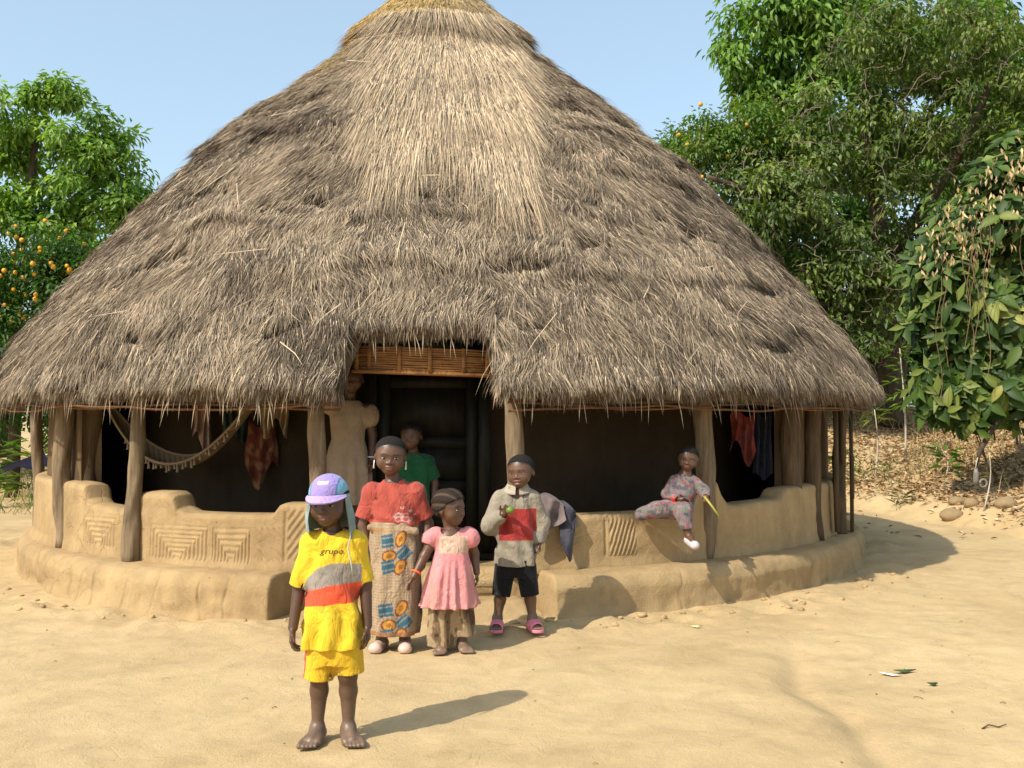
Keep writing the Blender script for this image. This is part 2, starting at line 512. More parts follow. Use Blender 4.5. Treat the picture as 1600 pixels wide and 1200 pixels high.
def blades(P0, D0, P1dir, L, W, side, col):
    """root P0, first direction D0, second direction P1dir"""
    n = len(P0)
    mid = P0 + D0 * (L * .55)[:, None]
    tip = mid + P1dir * (L * .45)[:, None]
    w = (side * (W * .5)[:, None])
    V = np.stack([P0 - w, P0 + w, mid - w * .9, mid + w * .9, tip], 1).reshape(-1, 3)
    k = np.arange(n)[:, None] * 5
    F4 = k + np.array([0, 1, 3, 2]); F3 = k + np.array([2, 3, 4])
    return V, [F4, F3], np.repeat(col, 5, axis=0)

TAN = np.array([.41, .316, .215]); GREY = np.array([.25, .20, .146]); DARK = np.array([.10, .078, .056])
PALE = np.array([.57, .44, .29]); GOLD = np.array([.58, .40, .15])

def straw_colour(phi, s, x3, y3):
    n = len(phi)
    g = fbm(x3 * 1.6, y3 * 1.6, s * 1.4, 91, 3); g2 = fbm(x3 * 6, y3 * 6, s * 4, 93, 2)
    t = np.clip(.42 + .9 * g + .6 * g2 + rng.normal(0, .40, n), 0, 1)
    c = np.where((t < .5)[:, None], DARK + (GREY - DARK) * (t * 2)[:, None], GREY + (TAN - GREY) * (t * 2 - 1)[:, None])
    c = c * (1 + rng.normal(0, .13, n))[:, None]
    pk = rng.random(n) < .10
    c[pk] = PALE * rng.uniform(.8, 1.15, pk.sum())[:, None]
    return np.clip(c, .02, .8)

def unit(a): return a / (np.linalg.norm(a, axis=-1, keepdims=True) + 1e-9)

def thatch_layer(n, phi_lo, phi_hi, Lr, Wr, lift, wild, fresh=False, fn=None):
    s = LS * np.sqrt(rng.uniform(.0004, 1, n)); phi = rng.uniform(phi_lo, phi_hi, n)
    if fresh:
        keep = rng.random(n) < strip_mask(phi, s + .1)
    else:
        keep = rng.random(n) < 1 - .9 * strip_mask(phi, s)
    keep &= s < s_end(phi) - .04
    s, phi = s[keep], phi[keep]; n = len(s)
    P, N_, T, B = roof_frame(phi, s)
    x3, y3 = P[:, 0] - CX, P[:, 1] - CY
    h = roof_h(phi, s)
    L = rng.uniform(*Lr, n); W = rng.uniform(*Wr, n)
    room = s_end(phi) - s + rng.uniform(.0, .09, n)
    L = np.minimum(L, np.maximum(room, .05))
    sw = wild * (1.1 * fbm(x3 * 2.2, y3 * 2.2, s * 2.0, 101, 3) + .7 * vnoise(x3 * 9, y3 * 9, s * 6, 103)) + rng.normal(0, .16 * (wild + .25), n)
    up = lift * (.5 + .9 * rng.random(n)) + .10 * wild * vnoise(x3 * 7, y3 * 7, s * 5, 105)
    low = sstep(1.2, 3.0, s)
    sw = sw * (.45 + .55 * low); up = up * (.5 + .5 * low)
    D0 = unit(T + B * sw[:, None] + N_ * up[:, None])
    near_end = sstep(.35, .0, s_end(phi) - (s + L))
    D1 = unit(T + B * (sw * 1.25 + rng.normal(0, .12, n))[:, None] + N_ * (up * -.1 + rng.normal(0, .07, n))[:, None] + np.array([0, 0, -1.0]) * (.10 + .55 * near_end * rng.random(n))[:, None])
    side = unit(B * 1.0 + N_ * rng.normal(0, .5, n)[:, None])
    P0 = P + N_ * (h - .03 + rng.uniform(-.02, .03, n))[:, None]
    if fresh:
        c = PALE * rng.uniform(.62, 1.12, n)[:, None] * (1 - .15 * sstep(2.0, 1.2, s))[:, None]
        dk = rng.random(n) < .22
        c[dk] = GREY * rng.uniform(.7, 1.1, dk.sum())[:, None]
        sm = .25 * sstep(-1.2, -.2, x3)[:, None]
        c = c * (.85 + sm * .8)
    else:
        c = straw_colour(phi, s, x3, y3)
        capm = sstep(1.58, 1.38, s)
        gold = np.maximum(capm, sstep(2.6, 2.0, s) * sstep(-.75, -1.1, x3)) * np.clip(.62 - .55 * (x3 - .1) / .5, 0.05, .95) * (rng.random(n) < .8)
        c = c * (1 - gold[:, None]) + gold[:, None] * GOLD * rng.uniform(.6, 1.15, n)[:, None]
        # the smoother, browner upper slopes
        upm = (sstep(2.9, 1.9, s) * (1 - capm))[:, None] * .6
        c = c * (1 - upm) + upm * np.array([.27, .205, .135]) * rng.uniform(.65, 1.2, n)[:, None]
    return (fn or blades)(P0, D0, D1, L, W, side, c)

acc = Acc()
for args in [(600000, -95, 95, (.06, .19), (.0045, .0072), .15, .62, False, spikes), (60000, -98, 98, (.10, .32), (.003, .005), .28, 1.4),
             (16000, 112, 248, (.3, .6), (.014, .03), .10, .3)]:
    V, F, c = thatch_layer(*args); acc.add(V, F, c)
V, F, c = thatch_layer(130000, -50, 40, (.25, .7), (.006, .009), .015, .06, True, spikes); acc.add(V, F, c)
# the ragged fringe of the eave, and loose ends hanging below it
n = 34000
phi = rng.uniform(-112, 112, n)
inn = (phi > NOTCH[0] - .5) & (phi < NOTCH[1] + .5)
s = s_end(phi) - rng.uniform(.02, .34, n)
P, N_, T, B = roof_frame(phi, s)
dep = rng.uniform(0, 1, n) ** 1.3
P0 = P + N_ * (roof_h(phi, s) * (1 - dep) - .02 - dep * .17)[:, None]
tuft = vnoise(phi * 1.1, dep * 3, None, 111)
L = np.minimum(rng.uniform(.16, .36, n) * (1 + .35 * tuft), s_end(phi) - s + rng.uniform(.0, .10, n) + .05 * tuft)
L = np.maximum(L, .06)
sw = .5 * vnoise(phi * .8, dep * 2, None, 113) + rng.normal(0, .17, n)
D0 = unit(T + B * sw[:, None] + N_ * rng.uniform(-.02, .12, n)[:, None])
D1 = unit(T + B * (sw * 1.4)[:, None] + np.array([0, 0, -1.0]) * rng.uniform(.3, 1.3, n)[:, None])
c = straw_colour(phi, s, P[:, 0] - CX, P[:, 1] - CY)
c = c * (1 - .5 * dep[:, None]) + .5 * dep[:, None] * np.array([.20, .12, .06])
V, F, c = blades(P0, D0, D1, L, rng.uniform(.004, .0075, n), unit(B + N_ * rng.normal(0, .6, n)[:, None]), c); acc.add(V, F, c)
n = 260
phi = rng.uniform(-75, 75, n); s = s_end(phi) - rng.uniform(0, .08, n)
P, N_, T, B = roof_frame(phi, s)
D0 = unit(T * .6 + np.array([0, 0, -1.0]) + B * rng.normal(0, .3, n)[:, None])
V, F, c = blades(P - N_ * .08, D0, unit(D0 + np.array([0, 0, -.6])), rng.uniform(.1, .3, n), rng.uniform(.005, .008, n), B, np.tile(TAN * .8, (n, 1))); acc.add(V, F, c)
# stray long stems lying about on the roof
n = 60
s = LS * np.sqrt(rng.uniform(.03, .95, n)); phi = rng.uniform(-85, 85, n)
P, N_, T, B = roof_frame(phi, s); h = roof_h(phi, s)
ang = rng.normal(0, .9, n)
D0 = unit(T * np.cos(ang)[:, None] + B * np.sin(ang)[:, None] + N_ * .03)
L = np.minimum(rng.uniform(.25, .7, n), np.maximum(s_end(phi) - s, .1))
V, F, c = blades(P + N_ * (h + .035)[:, None], D0, unit(D0 + B * rng.normal(0, .2, n)[:, None]), L, rng.uniform(.004, .008, n), unit(np.cross(N_, D0)), PALE * rng.uniform(.8, 1.25, n)[:, None]); acc.add(V, F, c)
straw = link('straw', acc.mesh('straw', M['thatch'], False), roof, kind='stuff')
straw.data.transform(Matrix.Translation((-CX, -CY, 0)))

# --- platform, step
def band(phis, prof_fn, name, mat, close_ends=True, disp=None):
    """sweep a profile [(r, z)...] over angles"""
    rows = [np.asarray(prof_fn(f), float) for f in phis]
    m = len(rows[0])
    RZ = np.stack(rows)
    PHI = np.repeat(np.asarray(phis)[:, None], m, 1)
    if disp is not None:
        RZ = disp(PHI, RZ)
    V = polar(PHI, RZ[..., 0], RZ[..., 1]).reshape(-1, 3)
    F = grid_faces(len(phis), m)
    Fs = [F[:, ::-1]]
    if close_ends:
        for k, flip in ((0, False), (len(phis) - 1, True)):
            cpt = V[k * m:(k + 1) * m].mean(0)
            V = np.vstack([V, cpt]); ci = len(V) - 1
            t = np.array([(k * m + j, k * m + j + 1, ci) for j in range(m - 1)] + [(k * m + m - 1, k * m, ci)])
            Fs.append(t[:, ::-1] if flip else t)
    return hut_part(name, V, Fs, mat)

ZP = 0.30
def r_out(phi):
    rec = sstep(-12.3, -11.3, phi) * (1 - sstep(12.2, 13.4, phi))
    return 4.47 - .34 * rec - .14 * sstep(-25, -58, phi) - .05 * sstep(30, 60, phi), rec

def plat_prof(phi):
    ro, rec = r_out(phi)
    a = [(2.9, ZP - .02), (3.4, ZP - .02), (3.9, ZP - .01)]
    a += [(ro - .22, ZP), (ro - .10, ZP - .003), (ro - .045, ZP - .012), (ro - .015, ZP - .035), (ro, ZP - .07)]
    for k in range(16):
        t = (k + 1) / 16.0
        a.append((ro + .015 + .12 * t ** 1.6 * (1 - .5 * rec), ZP - .07 - (ZP + .10) * t))
    return a

def plat_disp(PHI, RZ):
    r, z = RZ[..., 0].copy(), RZ[..., 1].copy()
    a = np.radians(PHI) * 4.4
    ro, rec = r_out(PHI)
    face = sstep(-.06, .03, r - ro)
    low = sstep(.2, .0, z)
    r = r + face * (.022 * fbm(a * 1.3, z * 3, None, 121, 3) + .013 * fbm(a * 7, z * 7, None, 123, 4) + low * .05 * fbm(a * 2.6, z * 5, None, 125, 3) - .03 * low)
    grv = rec * sstep(-4, -2, PHI) * (1 - sstep(8.6, 9.6, PHI)) * sstep(.10, .12, z) * sstep(.275, .26, z)
    r = r + grv * .016 * np.cos((z - .105) / .048 * 2 * np.pi)
    z = z + (1 - face) * (.012 * fbm(a * .9, r * 1.5, None, 127, 3))
    # drying cracks running down the face
    for (c0, wv) in [(-33, .4), (-27.6, .3), (-24.2, .35), (-19.0, .5), (-16.2, .35), (-37, .3), (26, .3)]:
        dd = (PHI - c0 - .5 * vnoise(z * 9, z * 0 + c0)) * 4.4 * np.pi / 180
        r = r - face * wv * .04 * np.exp(-(dd / .008) ** 2) * (.4 + .6 * sstep(-.2, .3, vnoise(z * 14, z * 0 + c0 * 2)))
    return np.stack([r, z], -1)

phis = np.concatenate([np.linspace(-180, -80, 50, endpoint=False), np.linspace(-80, 80, 1500), np.linspace(80, 180, 50)[1:]])
band(phis, plat_prof, 'platform', M['mud'], False, plat_disp)

def step_prof(phi):
    e = min(sstep(-10.2, -8.8, phi), 1 - sstep(10.6, 12.0, phi))
    zt = .02 + .085 * e
    return [(3.9, -.02), (4.0, zt), (4.3, zt), (4.36, zt - .012), (4.40, zt - .05), (4.45, .02), (4.52, -.03)]
band(np.linspace(-10.6, 12.4, 160), step_prof, 'step', M['mud'], True,
     lambda PHI, RZ: RZ + np.stack([.02 * fbm(PHI * .3, RZ[..., 1] * 4, None, 131, 3), .012 * fbm(PHI * .4, RZ[..., 0] * 6, None, 133, 3)], -1))

# --- parapets with their moulded relief
def nest(a, z, ac, w, zb, hgt, n):
    u = np.abs(a - ac) / (w / 2); v = (z - zb) / hgt
    m = np.maximum(u, v)
    inside = (m < 1.0) & (v > -.02)
    return np.where(inside, np.cos(2 * np.pi * m * n) * (1.0 + 1.3 * sstep(-.08, .08, u - v)) * sstep(1.0, .96, m) * sstep(-.02, .05, v), 0)

def comb(a, z, a0, a1, z0, z1, n, slope):
    m = (a > a0) & (a < a1) & (z > z0) & (z < z1)
    q = ((z - z0) + slope * (a - a0)) / (z1 - z0)
    edge = sstep(a0, a0 + .02, a) * sstep(a1, a1 - .03, a) * sstep(z0, z0 + .02, z) * sstep(z1, z1 - .02, z)
    return np.where(m, np.cos(2 * np.pi * n * q) * edge, 0)

def relief(PHI, z):
    a = np.radians(PHI) * 4.2
    K = np.radians(1) * 4.2
    g = .0030 * nest(a, z, -37.4 * K, 6.6 * K, .375, .235, 6)
    g = g + .0030 * nest(a, z, -24.7 * K, 7.9 * K, .335, .265, 8)
    g = g + .0030 * nest(a, z, -18.2 * K, 4.6 * K, .335, .265, 6)
    g = g + .0055 * comb(a, z, -12.2 * K, -9.2 * K, .37, .73, 5, -1.3)
    g = g + .005 * comb(a, z, -15.2 * K, -12.6 * K, .35, .60, 4, 1.4)
    g = g + .008 * comb(a, z, 14.9 * K, 17.3 * K, .44, .67, 4.2, -.25)
    g = g + .008 * comb(a, z, 20.0 * K, 23.2 * K, .37, .64, 3.0, -2.6)
    for c0, z0, z1 in ((-12.35, .34, .72), (19.7, .36, .65)):
        g = g - .012 * np.exp(-((a - c0 * K) / .012) ** 2) * sstep(z0, z0 + .03, z) * sstep(z1, z1 - .03, z)
    return g

TOPL = np.array([(-80, .84), (-52, .85), (-42.3, .86), (-40.9, .845), (-40.2, .74), (-39, .70), (-33.3, .67), (-32.4, .72), (-31.6, .80), (-29.6, .82), (-26.4, .825), (-25.6, .80), (-25.1, .71), (-24.0, .685), (-14.2, .685), (-13.7, .70), (-13.1, .755), (-12.4, .765), (-8.8, .77)])
TOPR = np.array([(11.0, .74), (13, .71), (15, .67), (27, .685), (29, .73), (30.6, .80), (31.4, .88), (33.8, .90), (34.4, .80), (35.6, .715), (37, .70), (44.5, .715), (45.4, .73), (46.2, .79), (47, .80), (80, .81)])
def parapet(name, phis, top):
    def prof(phi):
        zt = float(np.interp(phi, top[:, 0], top[:, 1]))
        a = []
        for k in range(52):
            t = k / 51.0
            a.append((4.215 - .012 * t, .27 + (zt - .045 - .27) * t))
        a += [(4.196, zt - .02), (4.175, zt - .006), (4.14, zt), (4.06, zt + .002), (4.0, zt - .006), (3.975, zt - .03), (3.97, zt - .1), (3.97, .27)]
        return a
    def disp(PHI, RZ):
        r, z = RZ[..., 0].copy(), RZ[..., 1].copy()
        a = np.radians(PHI) * 4.2
        zt = np.interp(PHI, top[:, 0], top[:, 1])
        out = (r > 4.19)
        r = r + out * relief(PHI, z) + .018 * fbm(a * 1.6, z * 3, r * 2, 141, 3) + .009 * fbm(a * 9, z * 9, r * 2, 143, 4)
        r = r + out * .035 * sstep(.38, .28, z) * (.6 + fbm(a * 3, z * 0, None, 145, 2))
        z = z + (z > .5) * .014 * fbm(a * 2.0, r * 3, None, 147, 3)
        return np.stack([r, z], -1)
    return band(phis, prof, name, M['mud'], True, disp)
parapet('parapet', np.concatenate([np.linspace(-80, -46, 90, endpoint=False), np.linspace(-46, -8.8, 560)]), TOPL)
parapet('parapet', np.concatenate([np.linspace(11.0, 48, 520, endpoint=False), np.linspace(48, 80, 70)]), TOPR)

# --- posts
def post(phi, r, z0, z1, rad, lean=(0, 0), mat='post', seed=0, bend=.02):
    b = polar(phi, r, z0); t = np.linspace(0, 1, 22)
    P = b + np.stack([lean[0] * t + bend * np.sin(t * 5 + seed), lean[1] * t + bend * np.cos(t * 4 + seed), (z1 - z0) * t], -1)
    V, F = tube(P, rad * (1.08 - .16 * t), 18, True, .22, seed)
    return hut_part('post', V, F, M[mat])
post(-83, 4.40, .16, 1.75, .062, (.0, 0), 'post', 1)
post(-47.2, 4.17, .30, 1.80, .072, (.02, 0), 'post', 2)
post(-45.5, 4.02, .30, 1.80, .085, (.02, 0), 'post_dark', 3)
post(-30.6, 4.24, .27, 1.80, .058, (.0, 0), 'post', 4)
post(-9.1, 4.15, .28, 1.85, .062, (-.06, 0), 'post', 5)
post(10.4, 4.16, .28, 1.85, .062, (-.01, 0), 'post', 6)
post(32.3, 4.15, .28, 1.80, .075, (.03, 0), 'post', 7)
post(50.5, 4.10, .30, 1.80, .08, (0, 0), 'post_dark', 8)
post(55.5, 4.16, .30, 1.80, .07, (0, 0), 'post_dark', 9)
post(64, 4.26, .26, 1.78, .06, (0, 0), 'post_dark', 10)
for k, (phi, r, z0, z1, w) in enumerate([(60.5, 4.27, .34, 1.6, .10), (62.5, 4.30, .95, 1.62, .085), (66.5, 4.34, .30, 1.45, .11), (64.5, 4.36, .62, 1.02, .09)]):
    V, F = box_vf((-w / 2, -.014, z0), (w / 2, .014, z1))
    V[:, 0] += .02 * (V[:, 2] - z0) * (1 if k % 2 else -1)
    a = np.radians(phi); V = np.stack([CX + r * np.sin(a) + V[:, 0] * np.cos(a) - V[:, 1] * np.sin(a), CY - r * np.cos(a) + V[:, 0] * np.sin(a) + V[:, 1] * np.cos(a), V[:, 2]], -1)
    hut_part('board', V, F, M['post_dark'], smooth=False)

# --- house wall, door
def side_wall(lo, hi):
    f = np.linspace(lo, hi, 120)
    band(f, lambda p: [(4.10, .25), (4.10, 1.0), (4.09, 1.9), (4.05, 1.98), (3.95, 1.98), (3.93, 1.9), (3.93, .25)], 'side_wall', M['mud_shade'], True,
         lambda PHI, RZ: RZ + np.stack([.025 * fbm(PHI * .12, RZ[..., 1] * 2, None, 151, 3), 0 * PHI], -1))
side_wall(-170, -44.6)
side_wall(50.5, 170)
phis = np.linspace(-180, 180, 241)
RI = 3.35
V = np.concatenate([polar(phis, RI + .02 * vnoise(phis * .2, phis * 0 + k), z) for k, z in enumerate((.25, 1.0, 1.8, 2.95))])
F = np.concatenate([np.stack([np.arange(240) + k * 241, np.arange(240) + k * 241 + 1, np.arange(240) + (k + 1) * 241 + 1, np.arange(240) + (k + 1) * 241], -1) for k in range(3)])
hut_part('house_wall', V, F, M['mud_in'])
door = link('door', None, hut)
def door_box(name, lo, hi, mat='door', parent=None):
    V, F = box_vf(lo, hi)
    return link(name, mesh_np(name, V - OFF, F, None, M[mat], False), parent or door)
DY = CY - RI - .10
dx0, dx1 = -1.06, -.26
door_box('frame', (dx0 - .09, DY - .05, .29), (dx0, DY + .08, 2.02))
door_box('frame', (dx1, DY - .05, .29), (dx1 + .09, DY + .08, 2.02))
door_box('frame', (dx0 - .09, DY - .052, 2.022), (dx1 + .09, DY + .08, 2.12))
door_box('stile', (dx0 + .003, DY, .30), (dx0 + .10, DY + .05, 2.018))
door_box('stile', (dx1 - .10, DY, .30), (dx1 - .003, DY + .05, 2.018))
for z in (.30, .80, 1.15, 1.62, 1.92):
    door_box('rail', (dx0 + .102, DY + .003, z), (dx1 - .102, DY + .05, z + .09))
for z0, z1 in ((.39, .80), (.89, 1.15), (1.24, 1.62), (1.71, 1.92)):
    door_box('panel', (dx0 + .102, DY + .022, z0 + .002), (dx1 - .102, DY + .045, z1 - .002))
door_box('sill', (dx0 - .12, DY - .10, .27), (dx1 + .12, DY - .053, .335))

# --- cane valance over the door, battens and rafters
val = link('valance', None, hut)
va, vb = polar(-5.8, 4.13, 0), polar(8.1, 4.13, 0)
for k in range(11):
    z = 1.735 + k * .0165
    t = np.linspace(0, 1, 7)[:, None]
    P = va * (1 - t) + vb * t; P = P + np.stack([0 * t[:, 0], -.05 * np.sin(np.pi * t[:, 0]) + rng.normal(0, .002, 7), z - .035 * t[:, 0] + rng.normal(0, .0015, 7)], -1)
    V, F = tube(P, .0085, 6)
    link('reed', mesh_np('reed', V - OFF, F, None, M['cane']), val)
for t in (.03, .12, .34, .56, .80, .97):
    P = va * (1 - t) + vb * t + np.array([0, -.05 * math.sin(math.pi * t) - .016, 0])
    V, F = box_vf(P + np.array([-.014, -.004, 1.735 - .035 * t - .01]), P + np.array([.014, .004, 1.735 + .178 - .035 * t]))
    link('slat', mesh_np('slat', V - OFF, F, None, M['cane'], False), val)
V, F = tube(np.linspace(va + [0, -.02, 1.722], vb + [0, -.02, 1.687], 5) + np.array([0, -.03, 0]), .014, 8)
link('bottom_rod', mesh_np('bottom_rod', V - OFF, F, None, M['cane']), val)
for lo, hi in ((-78, -5.8), (9.0, 78)):
    for k, (r, z) in enumerate(((4.47, 1.470), (4.42, 1.505), (4.36, 1.56), (4.50, 1.455), (4.26, 1.63))):
        f = np.linspace(lo, hi, 60)
        P = polar(f, r + .008 * np.sin(f * .31 + k * 2), z + .016 * np.sin(f * .23 + k) + .012 * vnoise(f * .25, f * 0 + k * 3))
        V, F = tube(P, .009 + .003 * (k % 3), 6)
        hut_part('eave_batten', V, F, M['cane_dark'])
for f in np.arange(-84, 85, 7.0):
    if NOTCH[0] - 1 < f < NOTCH[1] + 1: continue
    P, N_, T, B = roof_frame(np.full(6, f), np.linspace(3.6, LS - .14, 6))
    V, F = tube(P - N_ * .255, .028, 7)
    hut_part('rafter', V, F, M['post_dark'])
# bundle of peeled sticks closing the cut edge, tied with rope
for k in range(6):
    b = polar(8.55 + .28 * (k % 3), 4.48 - .05 * (k // 3), 0)
    z0 = 1.585 + .02 * (k % 2)
    P = np.linspace(b + [0, 0, z0], b + [-.03 + .01 * k, .13, z0 + .28], 5)
    V, F = tube(P, .0135, 8)
    hut_part('stick', V, F, M['dry_stick'])
rr = []
for k in range(3):
    t = np.linspace(0, 2 * np.pi, 15)
    c0 = polar(8.75, 4.45, 1.68 + .022 * k)
    V, F = tube(c0 + np.stack([.058 * np.cos(t), .05 * np.sin(t), .03 * np.cos(t) + 0 * t], -1), .007, 6, False)
    hut_part('tie', V, F, M['rope'], np.tile(np.array([.16, .12, .08]), (len(V), 1)))

# ------------------------------------------------------------------ vegetation
def leaf_cards(Cn, D, Nr, L, W, col, fold=.25):
    """two-triangle folded leaves; Cn base point, D direction, Nr rough normal"""
    n = len(Cn)
    D = unit(D); S_ = unit(np.cross(D, Nr)); Up = np.cross(S_, D)
    L = np.broadcast_to(L, (n,)); W = np.broadcast_to(W, (n,))
    mid = Cn + D * (L * .45)[:, None]
    lft = mid - S_ * (W * .5)[:, None] + Up * (W * fold)[:, None]
    rgt = mid + S_ * (W * .5)[:, None] + Up * (W * fold)[:, None]
    tip = Cn + D * L[:, None] - Up * (L * .12)[:, None]
    V = np.stack([Cn, rgt, tip, lft], 1).reshape(-1, 3)
    k = np.arange(n)[:, None] * 4
    F = np.concatenate([k + np.array([0, 1, 2]), k + np.array([0, 2, 3])])
    return V, F, np.repeat(col, 4, axis=0)

def crown_points(ells, n, r_, shell=.55):
    """points in lumpy ellipsoids (centre, radii, weight), denser towards the outside"""
    w = np.array([e[2] for e in ells], float); w /= w.sum()
    idx = r_.choice(len(ells), n, p=w)
    d = unit(r_.normal(size=(n, 3)))
    q = (shell + (1 - shell) * r_.random(n)) * (.80 + .30 * vnoise(d[:, 0] * 2.2 + idx * 5.1, d[:, 1] * 2.2, d[:, 2] * 2.2, 201))
    Cc = np.array([e[0] for e in ells]); Rr = np.array([e[1] for e in ells])
    return Cc[idx] + d * q[:, None] * Rr[idx]

def tree(name, label, base, trunk, ells, ntips, per, leaf, cols, droop=.5, r0=.2, spread=.38, group=None, twig=.006, bare=0, seed=1, mat='leaf', shell=.55, cat='tree', crownname='crown', bark='bark'):
    """trunk: polyline(s) of points from the base; tips are joined to the nearest limb"""
    r_ = np.random.default_rng(seed)
    base = np.asarray(base, float)
    root = link(name, None, loc=tuple(base), label=label, cat=cat, group=group)
    nodes = []; nrad = []
    tk = Acc()
    for li, pts in enumerate(trunk):
        pts = np.asarray(pts, float)
        t = np.linspace(0, len(pts) - 1, 8 * (len(pts) - 1) + 1)
        P = np.stack([np.interp(t, range(len(pts)), pts[:, k]) for k in range(3)], -1)
        P[1:-1] = (P[:-2] + P[1:-1] * 2 + P[2:]) / 4
        P += .05 * np.stack([vnoise(t * 1.7, t * 0 + 3 + li), vnoise(t * 1.7, t * 0 + 9 + li), 0 * t], -1) * np.minimum(t, 1)[:, None]
        rad0 = r0 if li == 0 else r0 * .55
        rad = rad0 * (1 - .72 * t / t[-1])
        V, F = tube(P, rad, 10, True, .18, li + seed)
        tk.add(V - base, F)
        nodes.append(P[4 if li == 0 else 1:]); nrad.append(rad[4 if li == 0 else 1:])
    link('trunk', tk.mesh('trunk', M['bark']), root)
    nodes = np.concatenate(nodes); nrad = np.concatenate(nrad)
    tips = np.concatenate([crown_points(ells, ntips, r_, shell)] + ([crown_points(ells, bare, r_, .9)] if bare else []))
    order = np.argsort(np.linalg.norm(tips - nodes.mean(0), axis=1))
    br = Acc(); lf_pos = []
    for c_, ti in enumerate(order):
        tp = tips[ti]
        d = np.linalg.norm(nodes - tp, axis=1) + .6 * np.maximum(nodes[:, 2] - tp[2], 0)
        j = int(np.argmin(d)); a = nodes[j]
        dist = np.linalg.norm(tp - a)
        m = max(3, int(dist / .35) + 1)
        t = np.linspace(0, 1, m)
        sag = np.array([0, 0, .12 * dist])
        P = a + (tp - a) * t[:, None] + sag * (np.sin(np.pi * t))[:, None] + r_.normal(0, .03, (m, 3)) * (t * (1 - t) * 4)[:, None]
        rad = min(nrad[j] * .7, .012 + .02 * dist) * (1 - t) + twig * t
        V, F = tube(P, rad, 5, False)
        br.add(V - base, F)
        nodes = np.concatenate([nodes, P[1:]]); nrad = np.concatenate([nrad, rad[1:]])
    link('branches', br.mesh('branches', M[bark]), root, kind='stuff')
    tp = tips[:ntips]
    k = r_.poisson(per, ntips).clip(4)
    Cn = np.repeat(tp, k, axis=0); n = len(Cn)
    cen = np.mean([e[0] for e in ells], axis=0)
    off = unit(r_.normal(size=(n, 3))) * (spread * r_.random(n) ** .6)[:, None]
    off[:, 2] *= .75
    Cn = Cn + off
    D = unit(off * 1.2 + r_.normal(0, .35, (n, 3)) * spread + np.array([0, 0, -droop * spread]))
    Nr = unit(np.array([0, 0, 1.0]) + .6 * unit(Cn - cen) + r_.normal(0, .35, (n, 3)))
    cols = np.asarray(cols, float)
    g = np.repeat(r_.random(ntips), k)
    t = np.clip(g * .75 + r_.random(n) * .45 - .1, 0, .999) * (len(cols) - 1)
    i0 = t.astype(int); f = (t - i0)[:, None]
    c = cols[i0] * (1 - f) + cols[np.minimum(i0 + 1, len(cols) - 1)] * f
    c = c * r_.uniform(.75, 1.25, n)[:, None]
    V, F, cc = leaf_cards(Cn - base, D, Nr, leaf * r_.uniform(.6, 1.25, n), leaf * .42 * r_.uniform(.7, 1.2, n), c)
    link(crownname, mesh_np(crownname, V, F, cc, M[mat], False), root, kind='stuff')
    return root, tips[:ntips], cen

def ico(rad, n=10, m=7):
    th = np.linspace(0, np.pi, m); ph = np.linspace(0, 2 * np.pi, n, endpoint=False)
    V = rad * np.stack([np.sin(th)[None] * np.cos(ph)[:, None], np.sin(th)[None] * np.sin(ph)[:, None], np.cos(th)[None] + 0 * ph[:, None]], -1).reshape(-1, 3)
    return V, grid_faces(n, m, True)
V, F = ico(.040)
orange_me = mesh_np('orange', V, F, None, M['orange'])
def oranges(root, tips, cen, n, seed, sel=None, sc=1.0):
    r_ = np.random.default_rng(seed)
    base = np.array(root.location)
    front = tips[(tips[:, 1] < cen[1] + .1)] if sel is None else tips[sel(tips)]
    for i in range(n):
        p = front[r_.integers(len(front))] + r_.normal(0, .2, 3) + np.array([0, -.10, -.1])
        o = link('orange', orange_me, root); o.location = tuple(p - base); o.scale = (sc * r_.uniform(.85, 1.1),) * 3

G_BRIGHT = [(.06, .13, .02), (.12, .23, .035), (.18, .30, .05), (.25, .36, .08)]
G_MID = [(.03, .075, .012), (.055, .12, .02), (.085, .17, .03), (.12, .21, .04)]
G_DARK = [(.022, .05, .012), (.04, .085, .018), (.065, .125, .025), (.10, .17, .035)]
G_TWIG = [(.042, .07, .017), (.075, .12, .026), (.125, .18, .04), (.20, .24, .06)]
G_OLIVE = [(.05, .075, .018), (.075, .11, .025), (.11, .15, .035), (.17, .19, .05)]
def gb(x, y, dz=0): return (x, y, float(gz(x, y)) + dz)

# left: tall open tree, orange tree and bushes beneath
b = gb(-11.6, 22.5)
tree('broadleaf_tree', 'tall open bright green tree on the left, rising above the orange tree', b,
     [[b, (-11.4, 22.4, 3), (-11.0, 22.2, 5.2), (-10.6, 22, 7.6)], [(-11.2, 22.3, 4.4), (-10, 22, 6.0), (-8.6, 21.8, 7.1)], [(-11.2, 22.3, 4.2), (-12.6, 22.3, 6), (-13.4, 22, 7.5)]],
     [((-11.3, 22, 7.6), (1.7, 1.5, 1.5), 1.0), ((-9.3, 21.8, 7.2), (1.5, 1.3, 1.6), 1.0), ((-10.2, 22, 5.9), (2.0, 1.5, 1.1), 1.0), ((-8.5, 21.8, 6.0), (1.0, 1.0, .8), .5), ((-12.6, 22, 6.0), (1.9, 1.5, 1.6), 1.1), ((-10.2, 21.9, 8.5), (.9, .8, .6), .35), ((-7.9, 21.8, 5.9), (1.0, .9, .9), .5), ((-8.9, 21.6, 4.8), (1.6, 1.0, .9), .8), ((-11.6, 21.6, 4.4), (2.0, 1.0, 1.0), .7)],
     420, 46, .20, G_BRIGHT, .6, .24, .33, seed=5, shell=.30)
b = gb(-8.6, 17.2)
